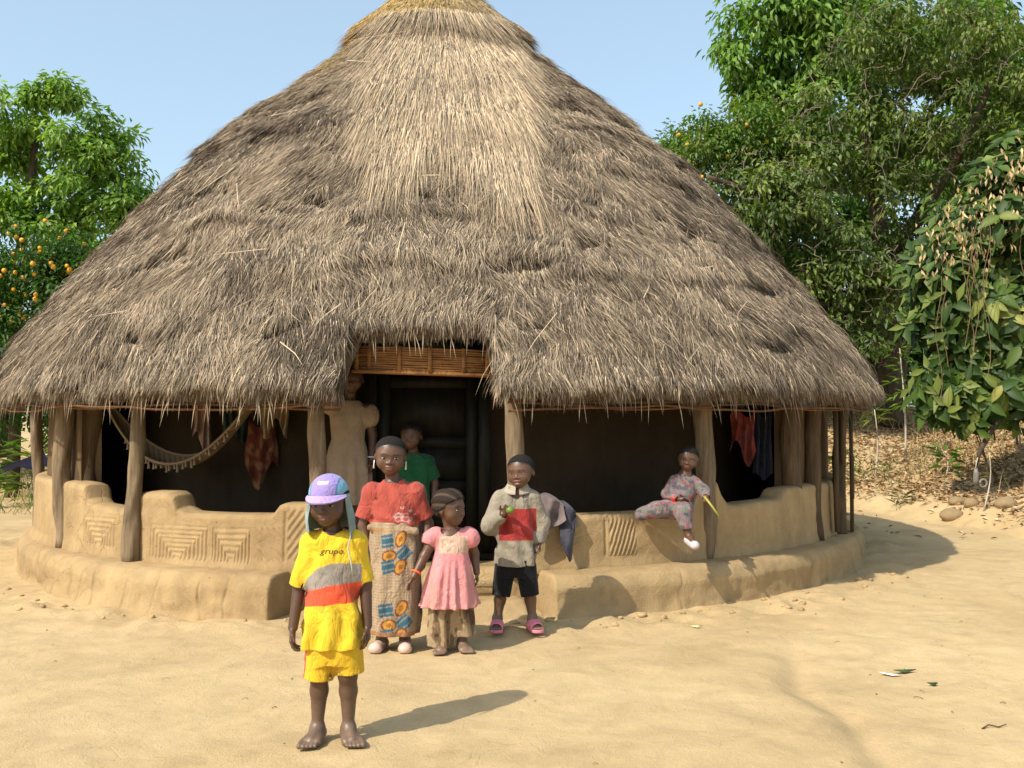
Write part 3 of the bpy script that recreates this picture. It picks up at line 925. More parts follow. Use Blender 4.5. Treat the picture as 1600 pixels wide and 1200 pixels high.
ot, tips, cen = tree('orange_tree', 'dense dark green orange tree full of fruit behind the left eave', b,
     [[b, (-8.6, 17.2, 1.4), (-8.5, 17.1, 2.6)], [(-8.6, 17.2, 1.3), (-7.7, 17, 2.7)], [(-8.6, 17.2, 1.2), (-9.6, 17, 2.6)]],
     [((-8.4, 17.1, 3.6), (1.5, 1.4, 1.35), 1.2), ((-7.3, 17.0, 3.6), (1.2, 1.2, 1.2), .9), ((-9.6, 17.0, 3.2), (1.3, 1.3, 1.4), .9), ((-8.6, 16.7, 2.1), (2.0, 1.2, 1.0), 1.0), ((-7.0, 17.2, 2.2), (1.2, 1.1, 1.0), .6)],
     330, 75, .115, G_MID, .35, .13, .34, seed=8, shell=.6)
oranges(ot, tips, cen, 130, 81, lambda t: (t[:, 1] < 16.9) & (t[:, 2] > 2.2) & (t[:, 0] > -9.6))

# right: big trees
b = gb(8.0, 21.0)
tree('twiggy_tree', 'big dark mango-like tree with a thick trunk and many bare twigs, behind the hut', b,
     [[b, (7.9, 20.9, 2.6), (7.7, 20.7, 4.4), (7.4, 20.3, 6.2), (7.2, 20, 8.2)], [(7.8, 20.8, 3.6), (6.6, 20.0, 5.0), (5.0, 19.4, 5.7), (3.8, 19, 6.0)], [(7.7, 20.7, 4.4), (9.0, 20, 6.6), (9.8, 19.6, 8.5)],
      [(7.8, 20.8, 3.0), (6.4, 19.8, 3.6), (5.6, 19.2, 4.3)], [(8.0, 20.9, 1.3), (8.35, 20.8, 3.4), (9.4, 20.2, 5.2)]],
     [((6.9, 19.8, 7.0), (2.3, 1.8, 1.8), 1.4), ((5.0, 19.4, 5.6), (1.7, 1.5, 1.4), .9), ((9.4, 19.8, 7.4), (2.2, 1.7, 2.0), 1.3), ((6.3, 19.4, 4.2), (1.6, 1.3, 1.2), .7), ((8.0, 19.8, 9.0), (2.4, 1.8, 1.2), .9), ((10.6, 19.8, 5.6), (1.8, 1.4, 1.6), .7), ((8.6, 20.4, 4.8), (1.6, .8, 1.5), 1.0), ((6.6, 19.6, 3.0), (1.3, .9, .8), .6)],
     520, 60, .16, G_TWIG, .75, .30, .38, seed=21, bare=1500, twig=.009, shell=.35, bark='twig_bark')
b = gb(9.0, 27.5)
tree('mango_tree', 'tall pale-green tree with drooping leaves rising behind the twiggy tree', b,
     [[b, (8.9, 27.5, 4), (8.6, 27.3, 7.5), (8.4, 27, 10.5)], [(8.8, 27.4, 5), (7.2, 27, 8), (6.4, 26.6, 9.8)], [(8.8, 27.4, 5.5), (10.8, 27, 8.6), (12, 26.8, 10.6)]],
     [((7.3, 26.6, 10.0), (1.5, 1.5, 1.5), .8), ((9.2, 26.6, 11.6), (2.4, 1.8, 1.8), 1.4), ((12.2, 26.6, 11.2), (2.6, 1.8, 2.2), 1.5), ((8.6, 26.6, 8.8), (2.6, 1.7, 1.5), 1.0), ((11.6, 26.6, 8.4), (2.6, 1.7, 1.7), 1.0), ((14, 26.6, 10), (1.8, 1.6, 2.0), .8), ((6.5, 26.6, 11.3), (1.3, 1.3, 1.3), .6), ((7.8, 26.6, 12.6), (1.6, 1.4, 1.4), .7)],
     400, 60, .30, G_BRIGHT[:3] + [(.20, .24, .07)], .9, .3, .55, seed=23, shell=.5)
b = gb(3.6, 20.5)
ot2, tips, cen = tree('orange_tree', 'orange tree with a few fruit at the roof edge, right of the hut', b,
     [[b, (3.6, 20.4, 3), (3.7, 20.2, 5.2)], [(3.6, 20.4, 3), (4.4, 20.2, 5.6)], [(3.6, 20.4, 2.6), (5.0, 20.2, 4.0)]],
     [((3.75, 20.2, 6.9), (1.05, 1.0, 1.0), .9), ((5.0, 20.4, 6.9), (1.3, 1.1, 1.3), 1.1), ((4.4, 20.2, 5.0), (1.6, 1.2, 1.2), 1.0), ((5.2, 20, 3.4), (1.5, 1.2, 1.3), .9)],
     310, 60, .135, G_BRIGHT[:2] + G_OLIVE[2:], .5, .14, .36, seed=25, shell=.5)
oranges(ot2, tips, cen, 22, 83, lambda t: (t[:, 1] < 20.3) & (t[:, 2] > 5.2), 1.15)
b = gb(6.2, 23.5)
tree('understory_tree', 'leafy green young tree filling the gap beside the thick trunk', b,
     [[b, (6.2, 23.4, 2.6), (6.0, 23.2, 4.5)]],
     [((5.6, 23, 4.4), (1.9, 1.3, 1.4), 1), ((6.6, 23, 3.2), (1.9, 1.3, 1.2), 1), ((7.2, 23.2, 5.8), (2.0, 1.3, 1.4), 1), ((9.5, 23.2, 3.6), (2.4, 1.2, 2.0), 1.4), ((4.6, 23, 2.6), (1.4, 1.0, 1.0), .6), ((7.6, 23.4, 3.0), (1.6, .8, 1.2), .8)],
     330, 65, .22, G_MID, .6, .12, .46, seed=27)
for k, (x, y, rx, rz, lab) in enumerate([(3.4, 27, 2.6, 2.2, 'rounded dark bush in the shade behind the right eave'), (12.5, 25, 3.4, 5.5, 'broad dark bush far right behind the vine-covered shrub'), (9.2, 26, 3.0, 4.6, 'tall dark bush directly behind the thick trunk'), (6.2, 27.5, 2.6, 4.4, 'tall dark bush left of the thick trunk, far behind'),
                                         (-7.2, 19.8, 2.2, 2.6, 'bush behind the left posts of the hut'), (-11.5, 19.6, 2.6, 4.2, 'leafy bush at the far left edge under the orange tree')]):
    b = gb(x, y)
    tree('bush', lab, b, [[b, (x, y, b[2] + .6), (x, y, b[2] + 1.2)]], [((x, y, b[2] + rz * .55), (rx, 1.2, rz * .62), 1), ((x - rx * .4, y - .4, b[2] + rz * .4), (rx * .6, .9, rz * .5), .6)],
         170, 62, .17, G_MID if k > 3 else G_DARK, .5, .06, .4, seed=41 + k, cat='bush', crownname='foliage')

# right foreground: vine-covered shrub with large leaves
def big_leaf_mesh(name, col, L=.24, W=.105):
    t = np.linspace(0, 1, 6)
    w = W / 2 * np.sin(np.pi * t ** .8) ** .75; w[0] = .003; w[-1] = .001
    ctr = np.stack([0 * t, L * t, -.28 * L * t ** 2], -1)
    V = np.concatenate([ctr + np.stack([-w, 0 * t, w * .35], -1), ctr, ctr + np.stack([w, 0 * t, w * .35], -1)])
    F = [(k * 6 + j, (k + 1) * 6 + j, (k + 1) * 6 + j + 1, k * 6 + j + 1) for k in range(2) for j in range(5)]
    cc = np.tile(np.array(col, float), (18, 1)); cc[6:12] *= 1.35
    return mesh_np(name, V, np.array(F), cc, M['leaf_gloss'], True)
leaf_meshes = [big_leaf_mesh('leaf', c, L, W) for c, L, W in (((.045, .085, .018), .29, .125), ((.075, .12, .024), .31, .14), ((.15, .18, .04), .27, .125), ((.028, .058, .015), .29, .125), ((.22, .23, .065), .25, .115))]
bb = gb(7.9, 14.0)
shrub = link('vine_covered_shrub', None, loc=bb, label='large shrub draped in vines with big glossy leaves at the right edge', cat='shrub')
r_ = np.random.default_rng(77)
ells = [((6.75, 13.6, 4.0), (1.2, 1.0, 1.1), 1.1), ((7.6, 13.6, 4.9), (1.25, 1.0, .95), 1.0), ((6.25, 13.5, 2.7), (.95, .9, 1.0), 1.0), ((7.3, 13.4, 2.4), (1.2, .95, 1.05), 1.2), ((8.3, 13.6, 3.6), (1.2, 1.0, 1.8), .8), ((6.0, 13.3, 1.7), (.75, .6, .55), .45), ((5.75, 13.4, 3.3), (.6, .6, .8), .35), ((6.8, 13.3, 1.7), (.9, .6, .5), .5), ((7.4, 13.2, 3.4), (1.0, .7, 1.2), .7)]
sk = Acc()
for pts in ([bb, (7.9, 14, 1.6), (7.7, 13.8, 3.0), (7.6, 13.7, 4.6)], [(7.9, 14, 1.2), (7.1, 13.6, 2.2), (6.5, 13.4, 3.2)], [(7.9, 14, 1.4), (8.5, 13.8, 2.8), (8.8, 13.7, 4.0)], [(7.2, 13.7, 2.0), (6.6, 13.3, 1.55), (6.1, 13.0, .95), (6.05, 13.0, .75)]):
    V, F = tube(np.array(pts), np.linspace(.06, .018, len(pts)), 8, True, .15, 3); sk.add(V - np.array(bb), F)
tipv = crown_points(ells, 1650, r_, .45)
for p in tipv[:240]:
    q = p + np.array([.25 * (7.6 - p[0]), .5, -.5 + .1 * r_.normal()])
    V, F = tube(np.linspace(q, p, 4), np.linspace(.012, .005, 4), 4, False); sk.add(V - np.array(bb), F)
link('stems', sk.mesh('stems', M['bark']), shrub)
# leaf whorls: leaves nearest the yard are single leaves, the rest one mass
Lp, Ld, Ln = [], [], []
for p in tipv:
    nw = r_.integers(4, 8); a0 = r_.random() * 6.28
    axis = unit(np.array([p[0] - 7.5, (p[1] - 14.2) * 1.3, (p[2] - 2.6) * .5 + .7]) + r_.normal(0, .3, 3))
    u = unit(np.cross(axis, [0.1, .2, 1])); v = np.cross(axis, u)
    for k in range(nw):
        a = a0 + k * 6.283 / nw + r_.normal(0, .2)
        d = unit(u * math.cos(a) + v * math.sin(a) + axis * r_.uniform(.0, .5) + np.array([0, 0, -.25]))
        Lp.append(p + r_.normal(0, .03, 3)); Ld.append(d); Ln.append(axis)
Lp, Ld, Ln = map(np.array, (Lp, Ld, Ln))
show = Lp[:, 1] + .25 * np.clip(Lp[:, 0] - 6.9, 0, 9) + .1 * np.clip(6.2 - Lp[:, 0], 0, 9)
order = np.argsort(show)
near, rest = order[:290], order[290:]
for i in near:
    d = Vector(Ld[i]); s_ = d.cross(Vector(Ln[i])).normalized(); up = s_.cross(d)
    hi = Lp[i][2] > 3.3
    o = link('leaf', leaf_meshes[int(r_.choice(5, p=[.25, .3, .22, .13, .10]))], shrub)
    o.matrix_local = Matrix.Translation(Vector(Lp[i]) - Vector(bb)) @ Matrix(((s_.x, d.x, up.x), (s_.y, d.y, up.y), (s_.z, d.z, up.z))).to_4x4() @ Matrix.Scale(r_.uniform(.75, 1.15), 4)
n = len(rest)
c = np.array([(.04, .08, .016), (.075, .13, .025), (.028, .06, .013), (.15, .19, .045)])[r_.integers(0, 4, n)] * r_.uniform(.8, 1.2, n)[:, None]
V, F, cc = leaf_cards(Lp[rest] - np.array(bb), Ld[rest], Ln[rest], .27 * r_.uniform(.7, 1.15, n), .12 * r_.uniform(.8, 1.1, n), c, .18)
link('foliage', mesh_np('foliage', V, F, cc, M['leaf_gloss'], False), shrub, kind='stuff')
# dry hanging flowers, pods and vine strings over its left shoulder
fl = Acc()
n = 520
t = r_.random(n)
P = np.stack([5.45 + 2.4 * t + r_.normal(0, .14, n), 12.95 - .15 * t + r_.normal(0, .16, n), 3.55 + 1.75 * t + r_.normal(0, .30, n)], -1)
V, F, cc = leaf_cards(P, np.stack([r_.normal(0, .25, n), r_.normal(0, .25, n), -np.ones(n)], -1), r_.normal(size=(n, 3)), .10 * r_.uniform(.6, 1.3, n), .035, np.array([.50, .36, .19]) * r_.uniform(.5, 1.25, n)[:, None], .35)
fl.add(V - np.array(bb), F, cc)
for k in range(13):
    x = r_.uniform(5.4, 7.0); z1 = 3.3 + .7 * (x - 5.4) + r_.normal(0, .2); ln_ = r_.uniform(.5, 1.9)
    zz = np.linspace(z1, z1 - ln_, 9); y0 = 12.75 + r_.normal(0, .1)
    V, F = tube(np.stack([x + .05 * np.sin(zz * 5 + k), y0 + .03 * np.cos(zz * 4 + k), zz], -1), .0045, 4, False)
    fl.add(V - np.array(bb), F, np.array([.19, .13, .07]))
link('dry_vines', fl.mesh('dry_vines', M['dry'], False), shrub, kind='stuff')

# ------------------------------------------------------------------ the leaf-littered bank
n = 34000
x = r_.uniform(3.0, 12, n); y = r_.uniform(10.8, 23, n)
e = np.maximum(x - (5.95 - .18 * (y - 11)), y - 16.2)
k = (e > .1 + .5 * r_.random(n)) | (r_.random(n) < .012)
x, y = x[k], y[k]; n = len(x)
z = gz(x, y) + .012
ang = r_.uniform(0, 6.28, n)
pal = np.array([(.36, .22, .11), (.28, .17, .085), (.46, .32, .17), (.20, .12, .06), (.42, .26, .12), (.50, .40, .26)])
V, F, cc = leaf_cards(np.stack([x, y, z], -1), np.stack([np.cos(ang), np.sin(ang), r_.normal(0.12, .28, n)], -1), np.tile([0, 0, 1.0], (n, 1)) + r_.normal(0, .5, (n, 3)), r_.uniform(.05, .13, n), r_.uniform(.02, .05, n), pal[r_.integers(0, 6, n)] * r_.uniform(.7, 1.2, n)[:, None], .3)
link('leaf_litter', mesh_np('leaf_litter', V, F, cc, M['dry'], False), label='dry fallen leaves covering the bank on the right', cat='leaf litter', kind='stuff')
n = 5200
x = np.concatenate([r_.uniform(4.6, 14, n * 2 // 3), r_.uniform(-12, -6.2, n // 2)]); n = len(x)
y = np.where(x > 0, r_.uniform(13, 23, n), r_.uniform(14.2, 21, n))
e = np.maximum(x - (5.95 - .18 * (y - 11)), y - 16.2)
k = ((e > .8) | (x < 0)) & (vnoise(x * .9, y * .9, None, 301) > -.15)
x, y = x[k], y[k]; n = len(x)
P0 = np.stack([x, y, gz(x, y)], -1)
D0 = unit(np.stack([r_.normal(0, .45, n), r_.normal(0, .45, n), np.ones(n)], -1))
D1 = unit(D0 + np.stack([r_.normal(0, .5, n), r_.normal(0, .5, n), -.2 * np.ones(n)], -1))
gc = np.where((r_.random(n) < np.where(x > 0, .12, .4))[:, None], np.array([.12, .17, .04]), np.array([.42, .31, .15])) * r_.uniform(.6, 1.2, n)[:, None]
V, F, cc = blades(P0, D0, D1, r_.uniform(.12, .55, n), r_.uniform(.006, .014, n), unit(np.stack([np.ones(n), r_.normal(0, .6, n), 0 * x], -1)), gc)
link('dry_grass', mesh_np('dry_grass', V, F, cc, M['dry'], False), label='thin dry grass and weeds along the bank', cat='grass', kind='stuff')

def sapling(name, label, x, y, h, nl, L, W, cols, spread=.25, stem=.012, low=.45, dr=.3, group=None):
    b = np.array(gb(x, y))
    o = link(name, None, loc=tuple(b), label=label, cat='plant', group=group)
    t = np.linspace(0, 1, 7)
    S_ = np.stack([.06 * np.sin(t * 3 + x), .05 * np.cos(t * 2 + y), h * t], -1); S_ -= S_[0]
    V, F = tube(S_, stem * (1 - .6 * t), 6); link('stem', mesh_np('stem', V, F, None, M['dry_stick']), o)
    tt = r_.uniform(low, 1, nl)
    P = np.stack([np.interp(tt, t, S_[:, k]) for k in range(3)], -1)
    a = r_.uniform(0, 6.28, nl)
    D = np.stack([np.cos(a), np.sin(a), r_.uniform(-dr, .6, nl)], -1)
    P = P + D * (spread * r_.random(nl))[:, None]
    c = np.array(cols)[r_.integers(0, len(cols), nl)] * r_.uniform(.8, 1.2, nl)[:, None]
    V, F, cc = leaf_cards(P, D, np.tile([0, 0, 1.0], (nl, 1)), L * r_.uniform(.7, 1.2, nl), W, c)
    link('foliage', mesh_np('foliage', V, F, cc, M['leaf'], False), o, kind='stuff')
sapling('sapling', 'spindly sapling with a tuft of leaves just right of the eave', 6.15, 16.9, 1.15, 40, .20, .05, G_OLIVE, .18, .02, .75, .5)
sapling('sapling', 'taller cassava-like sapling in front of the dark trunk', 6.9, 17.5, 2.0, 90, .26, .05, G_MID, .25, .022, .45, .5)
sapling('sapling', 'bushy seedling low on the bank among dry leaves', 6.6, 15.2, .42, 26, .26, .08, G_MID, .12, .012, .3, .5)
sapling('sapling', 'thin dry stake-like sapling below the vine-covered shrub', 6.02, 12.75, .75, 4, .1, .03, [(.3, .25, .1)], .05, .013, .5)
sapling('sapling', 'tall thin stems at the right edge under the shrub', 7.75, 15.2, 1.7, 24, .2, .06, G_OLIVE, .25, .014, .5)
sapling('weed_tuft', 'grassy weed tuft at the foot of the bank', 5.45, 14.2, .22, 30, .22, .015, G_OLIVE, .03, .004, .0, -.2)
sapling('weed_tuft', 'green weed patch halfway up the bank', 5.7, 16.3, .3, 60, .2, .02, G_MID, .3, .004, .0, -.2)
sapling('palm_seedling', 'strap-leaved seedling under the right end of the eave', 5.1, 16.6, .55, 26, .5, .035, G_MID, .05, .012, .5, .2)
for k, (x, y) in enumerate([(-7.55, 15.6), (-8.1, 15.4), (-7.3, 16.6)]):
    sapling('tall_weed', ['tall grassy weed left of the outermost post', 'tall grassy weed at the left edge of the picture', 'tall grassy weed behind the outermost post'][k], x, y, .95, 70, .45, .035, G_OLIVE + G_BRIGHT[1:3], .2, .01, .15, .2)

def rock(name, x, y, s, seed, label, cat='stone', group=None, mat='stone', sink=.35):
    V, F = ico(1.0, 16, 10)
    q = 1 + .28 * fbm(V[:, 0] * 1.6, V[:, 1] * 1.6, V[:, 2] * 1.6, seed, 3)
    V = V * q[:, None] * np.array(s)
    link(name, mesh_np(name, V, F, None, M[mat]), None, (x, y, float(gz(x, y)) + s[2] * (1 - sink) * .6), label, cat, group)
for k, (x, y, s, lab) in enumerate([(5.72, 13.0, (.15, .11, .10), 'largest rounded earthy stone at the foot of the bank'), (6.28, 12.7, (.14, .10, .09), 'pale stone just right of the thin stake'), (6.0, 13.05, (.10, .08, .07), 'small stone left of the thin stake'),
                                    (5.95, 13.35, (.12, .09, .07), 'flat stone behind the small stones at the bank'), (6.7, 12.6, (.09, .07, .05), 'small stone near the right edge by the dry branch')]):
    rock('stone', x, y, s, 400 + k, lab, group='stones at the foot of the bank')
bz = float(gz(6.5, 12.2))
V, F = tube(np.array([(6.15, 12.0, bz + .02), (6.55, 12.35, bz + .05), (7.0, 12.5, bz + .08)]), [.014, .011, .006], 6); A_ = Acc(); A_.add(V, F)
V, F = tube(np.array([(6.6, 12.36, bz + .05), (6.75, 12.6, bz + .2)]), [.008, .004], 5); A_.add(V, F)
link('fallen_branch', A_.mesh('fallen_branch', M['dry_stick']), label='bare forked branch lying on the ground at the right', cat='branch')
# the container tied to the drooping stem of the shrub
hc = link('hanging_container', None, loc=(6.03, 12.98, .50), label='small weathered container with a ring hanging from the drooping stem', cat='container')
V, F = tube(np.array([(0, 0, .0), (.0, 0, .06), (.005, 0, .16), (.0, 0, .22)]), [.02, .038, .035, .02], 12, True, .2, 2)
link('body', mesh_np('body', V, F, np.tile(np.array([.17, .155, .13]), (len(V), 1)), M['plastic']), hc)
t = np.linspace(0, 6.28, 18)
V, F = tube(np.stack([.075 + .045 * np.cos(t), -.05 + 0 * t, .03 + .05 * np.sin(t)], -1), .015, 7, False)
link('ring', mesh_np('ring', V, F, np.tile(np.array([.22, .20, .16]), (len(V), 1)), M['rope']), hc)
V, F = tube(np.array([(0, 0, .2), (.01, 0, .28), (.03, .0, .36)]), .008, 5)
link('string', mesh_np('string', V, F, np.tile(np.array([.5, .45, .36]), (len(V), 1)), M['rope']), hc)

# small litter on the yard
def scrap(name, label, x, y, pts, col, z=.004, cat='litter', mat='dry', bend=.01):
    g = float(gz(x, y))
    P = np.array(pts, float); V = np.concatenate([np.c_[P, np.full(len(P), 0.0)], np.c_[P, np.full(len(P), .003)]])
    V[:, 2] += bend * np.abs(V[:, 0]) / (np.abs(P[:, 0]).max() + 1e-6)
    m = len(P); F3 = [(m, m + j, m + j + 1) for j in range(1, m - 1)] + [(0, j + 1, j) for j in range(1, m - 1)]
    F4 = [(j, (j + 1) % m, m + (j + 1) % m, m + j) for j in range(m)]
    link(name, mesh_np(name, V, [np.array(F3), np.array(F4)], np.tile(np.array(col, float), (len(V), 1)), M[mat], False), None, (x, y, g + z), label, cat)
scrap('paper_scrap', 'white torn scrap of paper on the bare ground at the right', 2.10, 5.53, [(-.075, .01), (-.02, -.03), (.03, -.035), (.0, .0), (-.04, .025)], (.75, .74, .68), .006)
scrap('green_leaf', 'green leaf lying against the white paper scrap', 2.17, 5.56, [(-.06, .0), (.0, -.025), (.07, .005), (.0, .03)], (.05, .08, .03), .010, 'leaf')
scrap('green_leaf', 'small dark green leaf right of the paper scrap', 2.215, 5.29, [(-.03, 0), (0, -.022), (.028, .0), (0, .02)], (.03, .055, .02), .006, 'leaf')
scrap('yellow_leaf', 'pale yellow leaf scrap near the platform foot', 1.22, 6.63, [(-.04, 0), (0, -.018), (.04, .004), (0, .02)], (.6, .5, .22), .006, 'leaf')
scrap('white_scrap', 'pale scrap in the rill at the bottom edge', 1.50, 4.06, [(-.03, 0), (0, -.015), (.03, .004), (0, .012)], (.7, .64, .5), .006)
tw = Acc()
n = 70
for k in range(n):
    x = r_.uniform(-3.4, 4.6); y = r_.uniform(3.6, 9.5)
    if math.hypot(x - CX, y - CY) < 4.75: continue
    L_ = r_.uniform(.01, .05); a = r_.uniform(0, 3.14); g = float(gz(x, y)) + .004
    V, F = tube(np.array([(x, y, g), (x + L_ * .5 * math.cos(a), y + L_ * .5 * math.sin(a), g + .006), (x + L_ * math.cos(a), y + L_ * math.sin(a), g)]), r_.uniform(.001, .0022), 4)
    tw.add(V, F, np.array([(.10, .07, .04), (.3, .2, .1), (.2, .14, .07)])[r_.integers(0, 3)])
for k in range(60):
    x = r_.uniform(-4, 5); y = r_.uniform(3.6, 11.0)
    if math.hypot(x - CX, y - CY) < 4.7: continue
    s_ = r_.uniform(.003, .008); V, F = ico(s_, 6, 4); V = V * np.array([1, 1, .6]) + np.array([x, y, float(gz(x, y)) + s_ * .3])
    tw.add(V, F, np.array([(.22, .15, .08), (.38, .27, .14), (.08, .06, .04)])[r_.integers(0, 3)])
for k in range(160):
    f = r_.uniform(-60, 60); rr_ = 4.62 + .35 * r_.random() ** 2; p = polar(f, rr_)
    s_ = .004 + .02 * r_.random() ** 3; V, F = ico(s_, 8, 6); V = V * np.array([1.2, 1, .7]) * (1 + .6 * vnoise(V[:, 0] * 1.6 / s_, V[:, 1] * 1.6 / s_, V[:, 2] * 1.6 / s_, k))[:, None] + np.array([p[0], p[1], float(gz(p[0], p[1])) + s_ * .2])
    tw.add(V, F, np.array([.46, .32, .155]) * r_.uniform(.7, 1.0))
link('yard_litter', tw.mesh('yard_litter', M['dry'], True), label='tiny twigs, pebbles and clods scattered over the bare yard', cat='litter', kind='stuff')
V, F = tube(np.array([(2.14, 4.58, 0.0), (2.18, 4.60, .012), (2.22, 4.59, .005), (2.27, 4.62, .008)]) + np.array([0, 0, float(gz(2.2, 4.6))]), [.004, .0035, .003, .002], 5)
link('twig', mesh_np('twig', V, F, None, M['post_dark']), label='dark crooked twig on the ground at the lower right', cat='twig')

# ------------------------------------------------------------------ figures: smooth solids on a grid
class Solid:
    def __init__(s, lo, hi, h):
        s.lo = np.array(lo, float); s.h = h
        s.n = np.ceil((np.array(hi) - s.lo) / h).astype(int) + 1
        s.D = np.full(s.n, .15, np.float32)
        s.ax = [(s.lo[k] + np.arange(s.n[k]) * h).astype(np.float32) for k in range(3)]
    def sub(s, lo, hi):
        a = np.clip(np.floor((np.asarray(lo) - s.lo) / s.h).astype(int), 0, s.n)
        b = np.clip(np.ceil((np.asarray(hi) - s.lo) / s.h).astype(int) + 1, 0, s.n)
        sl = tuple(slice(a[k], b[k]) for k in range(3))
        if any(b[k] <= a[k] for k in range(3)): return None, None
        return sl, (s.ax[0][sl[0]][:, None, None], s.ax[1][sl[1]][None, :, None], s.ax[2][sl[2]][None, None, :])
    def put(s, sl, d, k, op):
        A = s.D[sl]
        if op == 'sub': A, d = -A, d
        k = max(k, 1e-5)
        h = np.clip(.5 + .5 * (d - A) / k, 0, 1)
        o = d * (1 - h) + A * h - k * h * (1 - h)
        s.D[sl] = -o if op == 'sub' else o
    def rc(s, a, b, ra, rb, k=.012, op='add', flat=False):
        """round cone; flat=True cuts it square at both ends"""
        a = np.asarray(a, float); b = np.asarray(b, float); m = max(ra, rb) + k + 3 * s.h
        sl, g = s.sub(np.minimum(a, b) - m, np.maximum(a, b) + m)
        if sl is None: return
        v = b - a; L2 = v @ v + 1e-12
        X, Y, Z = g[0] - a[0], g[1] - a[1], g[2] - a[2]
        t0 = (X * v[0] + Y * v[1] + Z * v[2]) / L2
        t = np.clip(t0, 0, 1)
        d = np.sqrt((X - t * v[0]) ** 2 + (Y - t * v[1]) ** 2 + (Z - t * v[2]) ** 2) - (ra + (rb - ra) * t)
        if flat:
            L = math.sqrt(L2); d = np.maximum(d, np.maximum((t0 - 1) * L, -t0 * L))
        s.put(sl, d, k, op)
    def chain(s, pts, rad, k=.012):
        for i in range(len(pts) - 1): s.rc(pts[i], pts[i + 1], rad[i], rad[i + 1], k)
    def ell(s, c, r, k=.012, op='add', Rm=None):
        c = np.asarray(c, float); r = np.asarray(r, float); m = r.max() + k + 3 * s.h
        sl, g = s.sub(c - m, c + m)
        if sl is None: return
        X, Y, Z = g[0] - c[0], g[1] - c[1], g[2] - c[2]
        if Rm is not None:
            X, Y, Z = (Rm[0, 0] * X + Rm[1, 0] * Y + Rm[2, 0] * Z, Rm[0, 1] * X + Rm[1, 1] * Y + Rm[2, 1] * Z, Rm[0, 2] * X + Rm[1, 2] * Y + Rm[2, 2] * Z)
        k0 = np.sqrt((X / r[0]) ** 2 + (Y / r[1]) ** 2 + (Z / r[2]) ** 2)
        k1 = np.sqrt((X / r[0] ** 2) ** 2 + (Y / r[1] ** 2) ** 2 + (Z / r[2] ** 2) ** 2) + 1e-9
        s.put(sl, k0 * (k0 - 1) / k1, k, op)
    def loft(s, rows, k=.012, op='add', fold=None, grow=0.0, z0=None, z1=None):
        """rows of (z, cx, cy, rx, ry) from low to high"""
        rows = np.array(sorted(rows), float)
        lo_, hi_ = (rows[0, 0] if z0 is None else z0), (rows[-1, 0] if z1 is None else z1)
        mx = rows[:, 3:5].max() + .05 + k
        cx0, cy0 = rows[:, 1].mean(), rows[:, 2].mean()
        dx = np.ptp(rows[:, 1]); dy = np.ptp(rows[:, 2])
        sl, g = s.sub((cx0 - mx - dx, cy0 - mx - dy, lo_ - k - 3 * s.h), (cx0 + mx + dx, cy0 + mx + dy, hi_ + k + 3 * s.h))
        if sl is None: return
        z = g[2]
        def it(c):
            return np.interp(z.ravel(), rows[:, 0], rows[:, c]).reshape(z.shape)
        cx, cy, rx, ry = it(1), it(2), it(3) + grow, it(4) + grow
        X, Y = g[0] - cx, g[1] - cy
        q = ((np.abs(X) / rx) ** 2.3 + (np.abs(Y) / ry) ** 2.3) ** (1 / 2.3)
        d = (q - 1) * np.minimum(rx, ry)
        if fold is not None:
            d = d + fold(np.arctan2(X / rx, -Y / ry), z, X, Y)
        d = np.maximum(d, np.maximum(lo_ - z, z - hi_))
        s.put(sl, d.astype(np.float32), k, op)
    def noise(s, amp, sc, seed=0):
        act = np.abs(s.D) < .05
        I = np.argwhere(act)
        p = I * s.h
        s.D[act] += (amp * fbm(p[:, 0] * sc[0], p[:, 1] * sc[1], p[:, 2] * sc[2], seed, 2)).astype(np.float32)
    def mesh(s):
        D = s.D; D[0], D[-1] = .15, .15; D[:, 0], D[:, -1] = .15, .15; D[:, :, 0], D[:, :, -1] = .15, .15
        S_ = D < 0
        c = [S_[i:D.shape[0] - 1 + i, j:D.shape[1] - 1 + j, k:D.shape[2] - 1 + k] for i in (0, 1) for j in (0, 1) for k in (0, 1)]
        anyv = c[0].copy(); allv = c[0].copy()
        for q in c[1:]: anyv |= q; allv &= q
        I = np.argwhere(anyv & ~allv)
        idx = np.full(anyv.shape, -1, np.int32); idx[tuple(I.T)] = np.arange(len(I))
        cor = np.array([(i, j, k) for i in (0, 1) for j in (0, 1) for k in (0, 1)])
        Dv = np.stack([D[tuple((I + o).T)] for o in cor], 1)
        acc_ = np.zeros((len(I), 3)); cnt = np.zeros(len(I))
        for a in range(8):
            for b in range(a + 1, 8):
                if np.abs(cor[a] - cor[b]).sum() != 1: continue
                m = (Dv[:, a] < 0) != (Dv[:, b] < 0)
                t = Dv[m, a] / (Dv[m, a] - Dv[m, b])
                acc_[m] += cor[a] + t[:, None] * (cor[b] - cor[a]); cnt[m] += 1
        V = s.lo + (I + acc_ / cnt[:, None]) * s.h
        Fs = []
        for axn in range(3):
            sh = [slice(None)] * 3; sh2 = [slice(None)] * 3
            sh[axn] = slice(0, -1); sh2[axn] = slice(1, None)
            A, B_ = S_[tuple(sh)], S_[tuple(sh2)]
            E = np.argwhere(A != B_)
            u, v = [(1, 2), (2, 0), (0, 1)][axn]
            E = E[(E[:, u] > 0) & (E[:, v] > 0) & (E[:, u] < idx.shape[u]) & (E[:, v] < idx.shape[v])]
            def cell(du, dv):
                q = E.copy(); q[:, u] -= du; q[:, v] -= dv; return idx[tuple(q.T)]
            Q = np.stack([cell(1, 1), cell(0, 1), cell(0, 0), cell(1, 0)], 1)
            inside = S_[tuple(E.T)]
            Q[~inside] = Q[~inside][:, ::-1]
            Fs.append(Q[(Q >= 0).all(1)])
        return V, np.concatenate(Fs)

